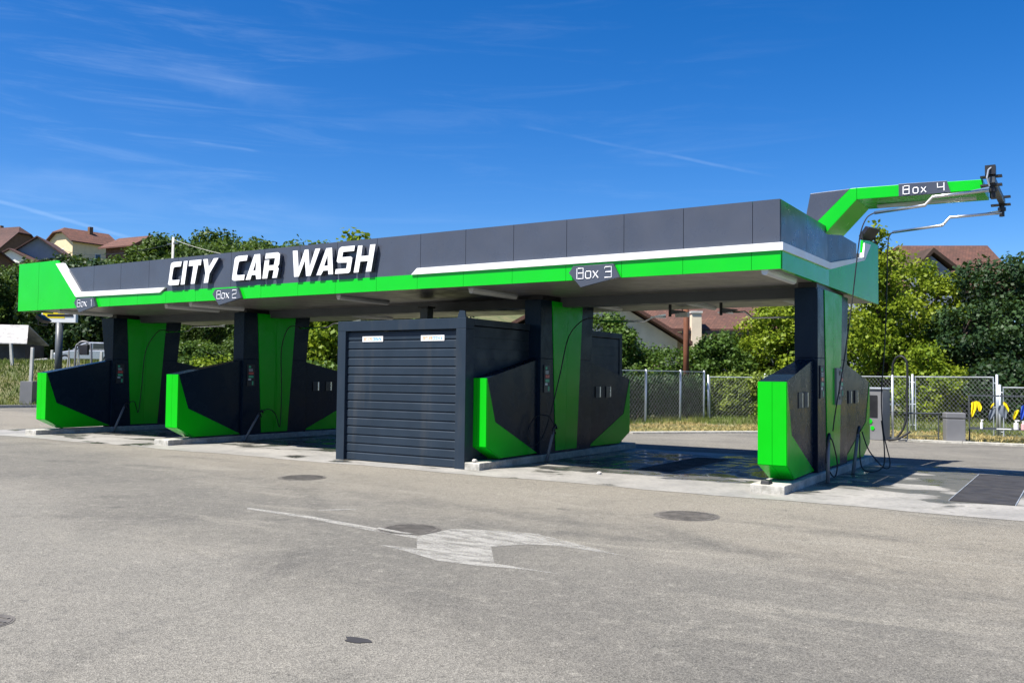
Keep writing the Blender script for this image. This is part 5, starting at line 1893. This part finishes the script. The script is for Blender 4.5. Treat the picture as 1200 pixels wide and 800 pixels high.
for a, c, y0, y1 in ((866, 884, 391, 408), (722, 742, 384, 398)):
    if a < 800:
        wd = MB().box(hx(a), hx(c), -0.05, 0.02, hz(y1), hz(y0)).build('window', 'wood', t)
        MB().box(hx(a) + 0.08, hx(c) - 0.08, -0.062, -0.051, hz(y1) + 0.08, hz(y0) - 0.08).build('pane', 'glass', wd)
    else:
        wd = MB().box(hx(a) - 0.4, hx(c) + 0.6, 0.82, 0.91, hz(y1), hz(y0)).build('window', 'wood', t)
        MB().box(hx(a) - 0.3, hx(c) + 0.5, 0.805, 0.819, hz(y1) + 0.08, hz(y0) - 0.08).build('pane', 'glass', wd)
MB().box(hx(803), hx(850), 0.2, 0.9, hz(419), hz(416)).build('balcony_slab', 'whitewall', t)

# right house above the trees
p = at(1120, 440, 46)
t = thing('far_house', 'house with a brown tiled hip roof and small gable behind the right trees', 'house', (p.x, p.y, 0), YAW + R(4))
def rx(px): return (px - 1120) * K
def rz_(py): return 1.6 + (446.0 - py) * K
m = MB()
m.box(rx(1048), rx(1215), 1.5, 10, -0.5, rz_(336))
m.prism([(rx(1075), 0.6, -0.5), (rx(1126), 0.6, -0.5), (rx(1126), 0.6, rz_(318)), (rx(1099), 0.6, rz_(297)), (rx(1075), 0.6, rz_(322))], (0, 0.898, 0))
m.build('wall', 'greywall', t)
m = MB()
m.prism([(rx(1040), 0.7, rz_(340)), (rx(1222), 0.7, rz_(340)), ((rx(1172) * 1.117 + 2.6), 5.4, 1.6 + (rz_(288.5) - 1.6) * 1.117), ((rx(1062) * 1.117 + 2.6), 5.4, 1.6 + (rz_(291) - 1.6) * 1.117)], (0, 0, 0.18))
m.prism([(rx(1222), 0.705, rz_(340)), (rx(1222), 10.5, rz_(340)), ((rx(1172) * 1.117 + 2.6), 5.4, 1.6 + (rz_(288.5) - 1.6) * 1.117)], (0, 0, 0.18))
m.prism([((rx(1062) * 1.117 + 2.6), 5.41, 1.6 + (rz_(291) - 1.6) * 1.117), ((rx(1172) * 1.117 + 2.6), 5.41, 1.6 + (rz_(288.5) - 1.6) * 1.117), (rx(1222), 10.5, rz_(340)), (rx(1040), 10.5, rz_(340))], (0, 0, 0.18))
ro = m.build('roof', 'tile_brown', t)
m = MB()
for a, c in (((1099, 293.5), (1076, 318)), ((1099, 293.5), (1128, 314))):
    A, B = Vector((rx(a[0]), 0.35, rz_(a[1]))), Vector((rx(c[0]), 0.35, rz_(c[1])))
    m.prism([A, B, B + Vector((0, 0, 0.22)), A + Vector((0, 0, 0.24))], (0, 2.6, 0))
m.build('gable_roof', 'wood', t)
wd = MB().box(rx(1088), rx(1108), 0.54, 0.598, rz_(330), rz_(312)).build('window', 'wood', t)
MB().box(rx(1089.5), rx(1106.5), 0.525, 0.539, rz_(328.5), rz_(313.5)).build('pane', 'glass', wd)
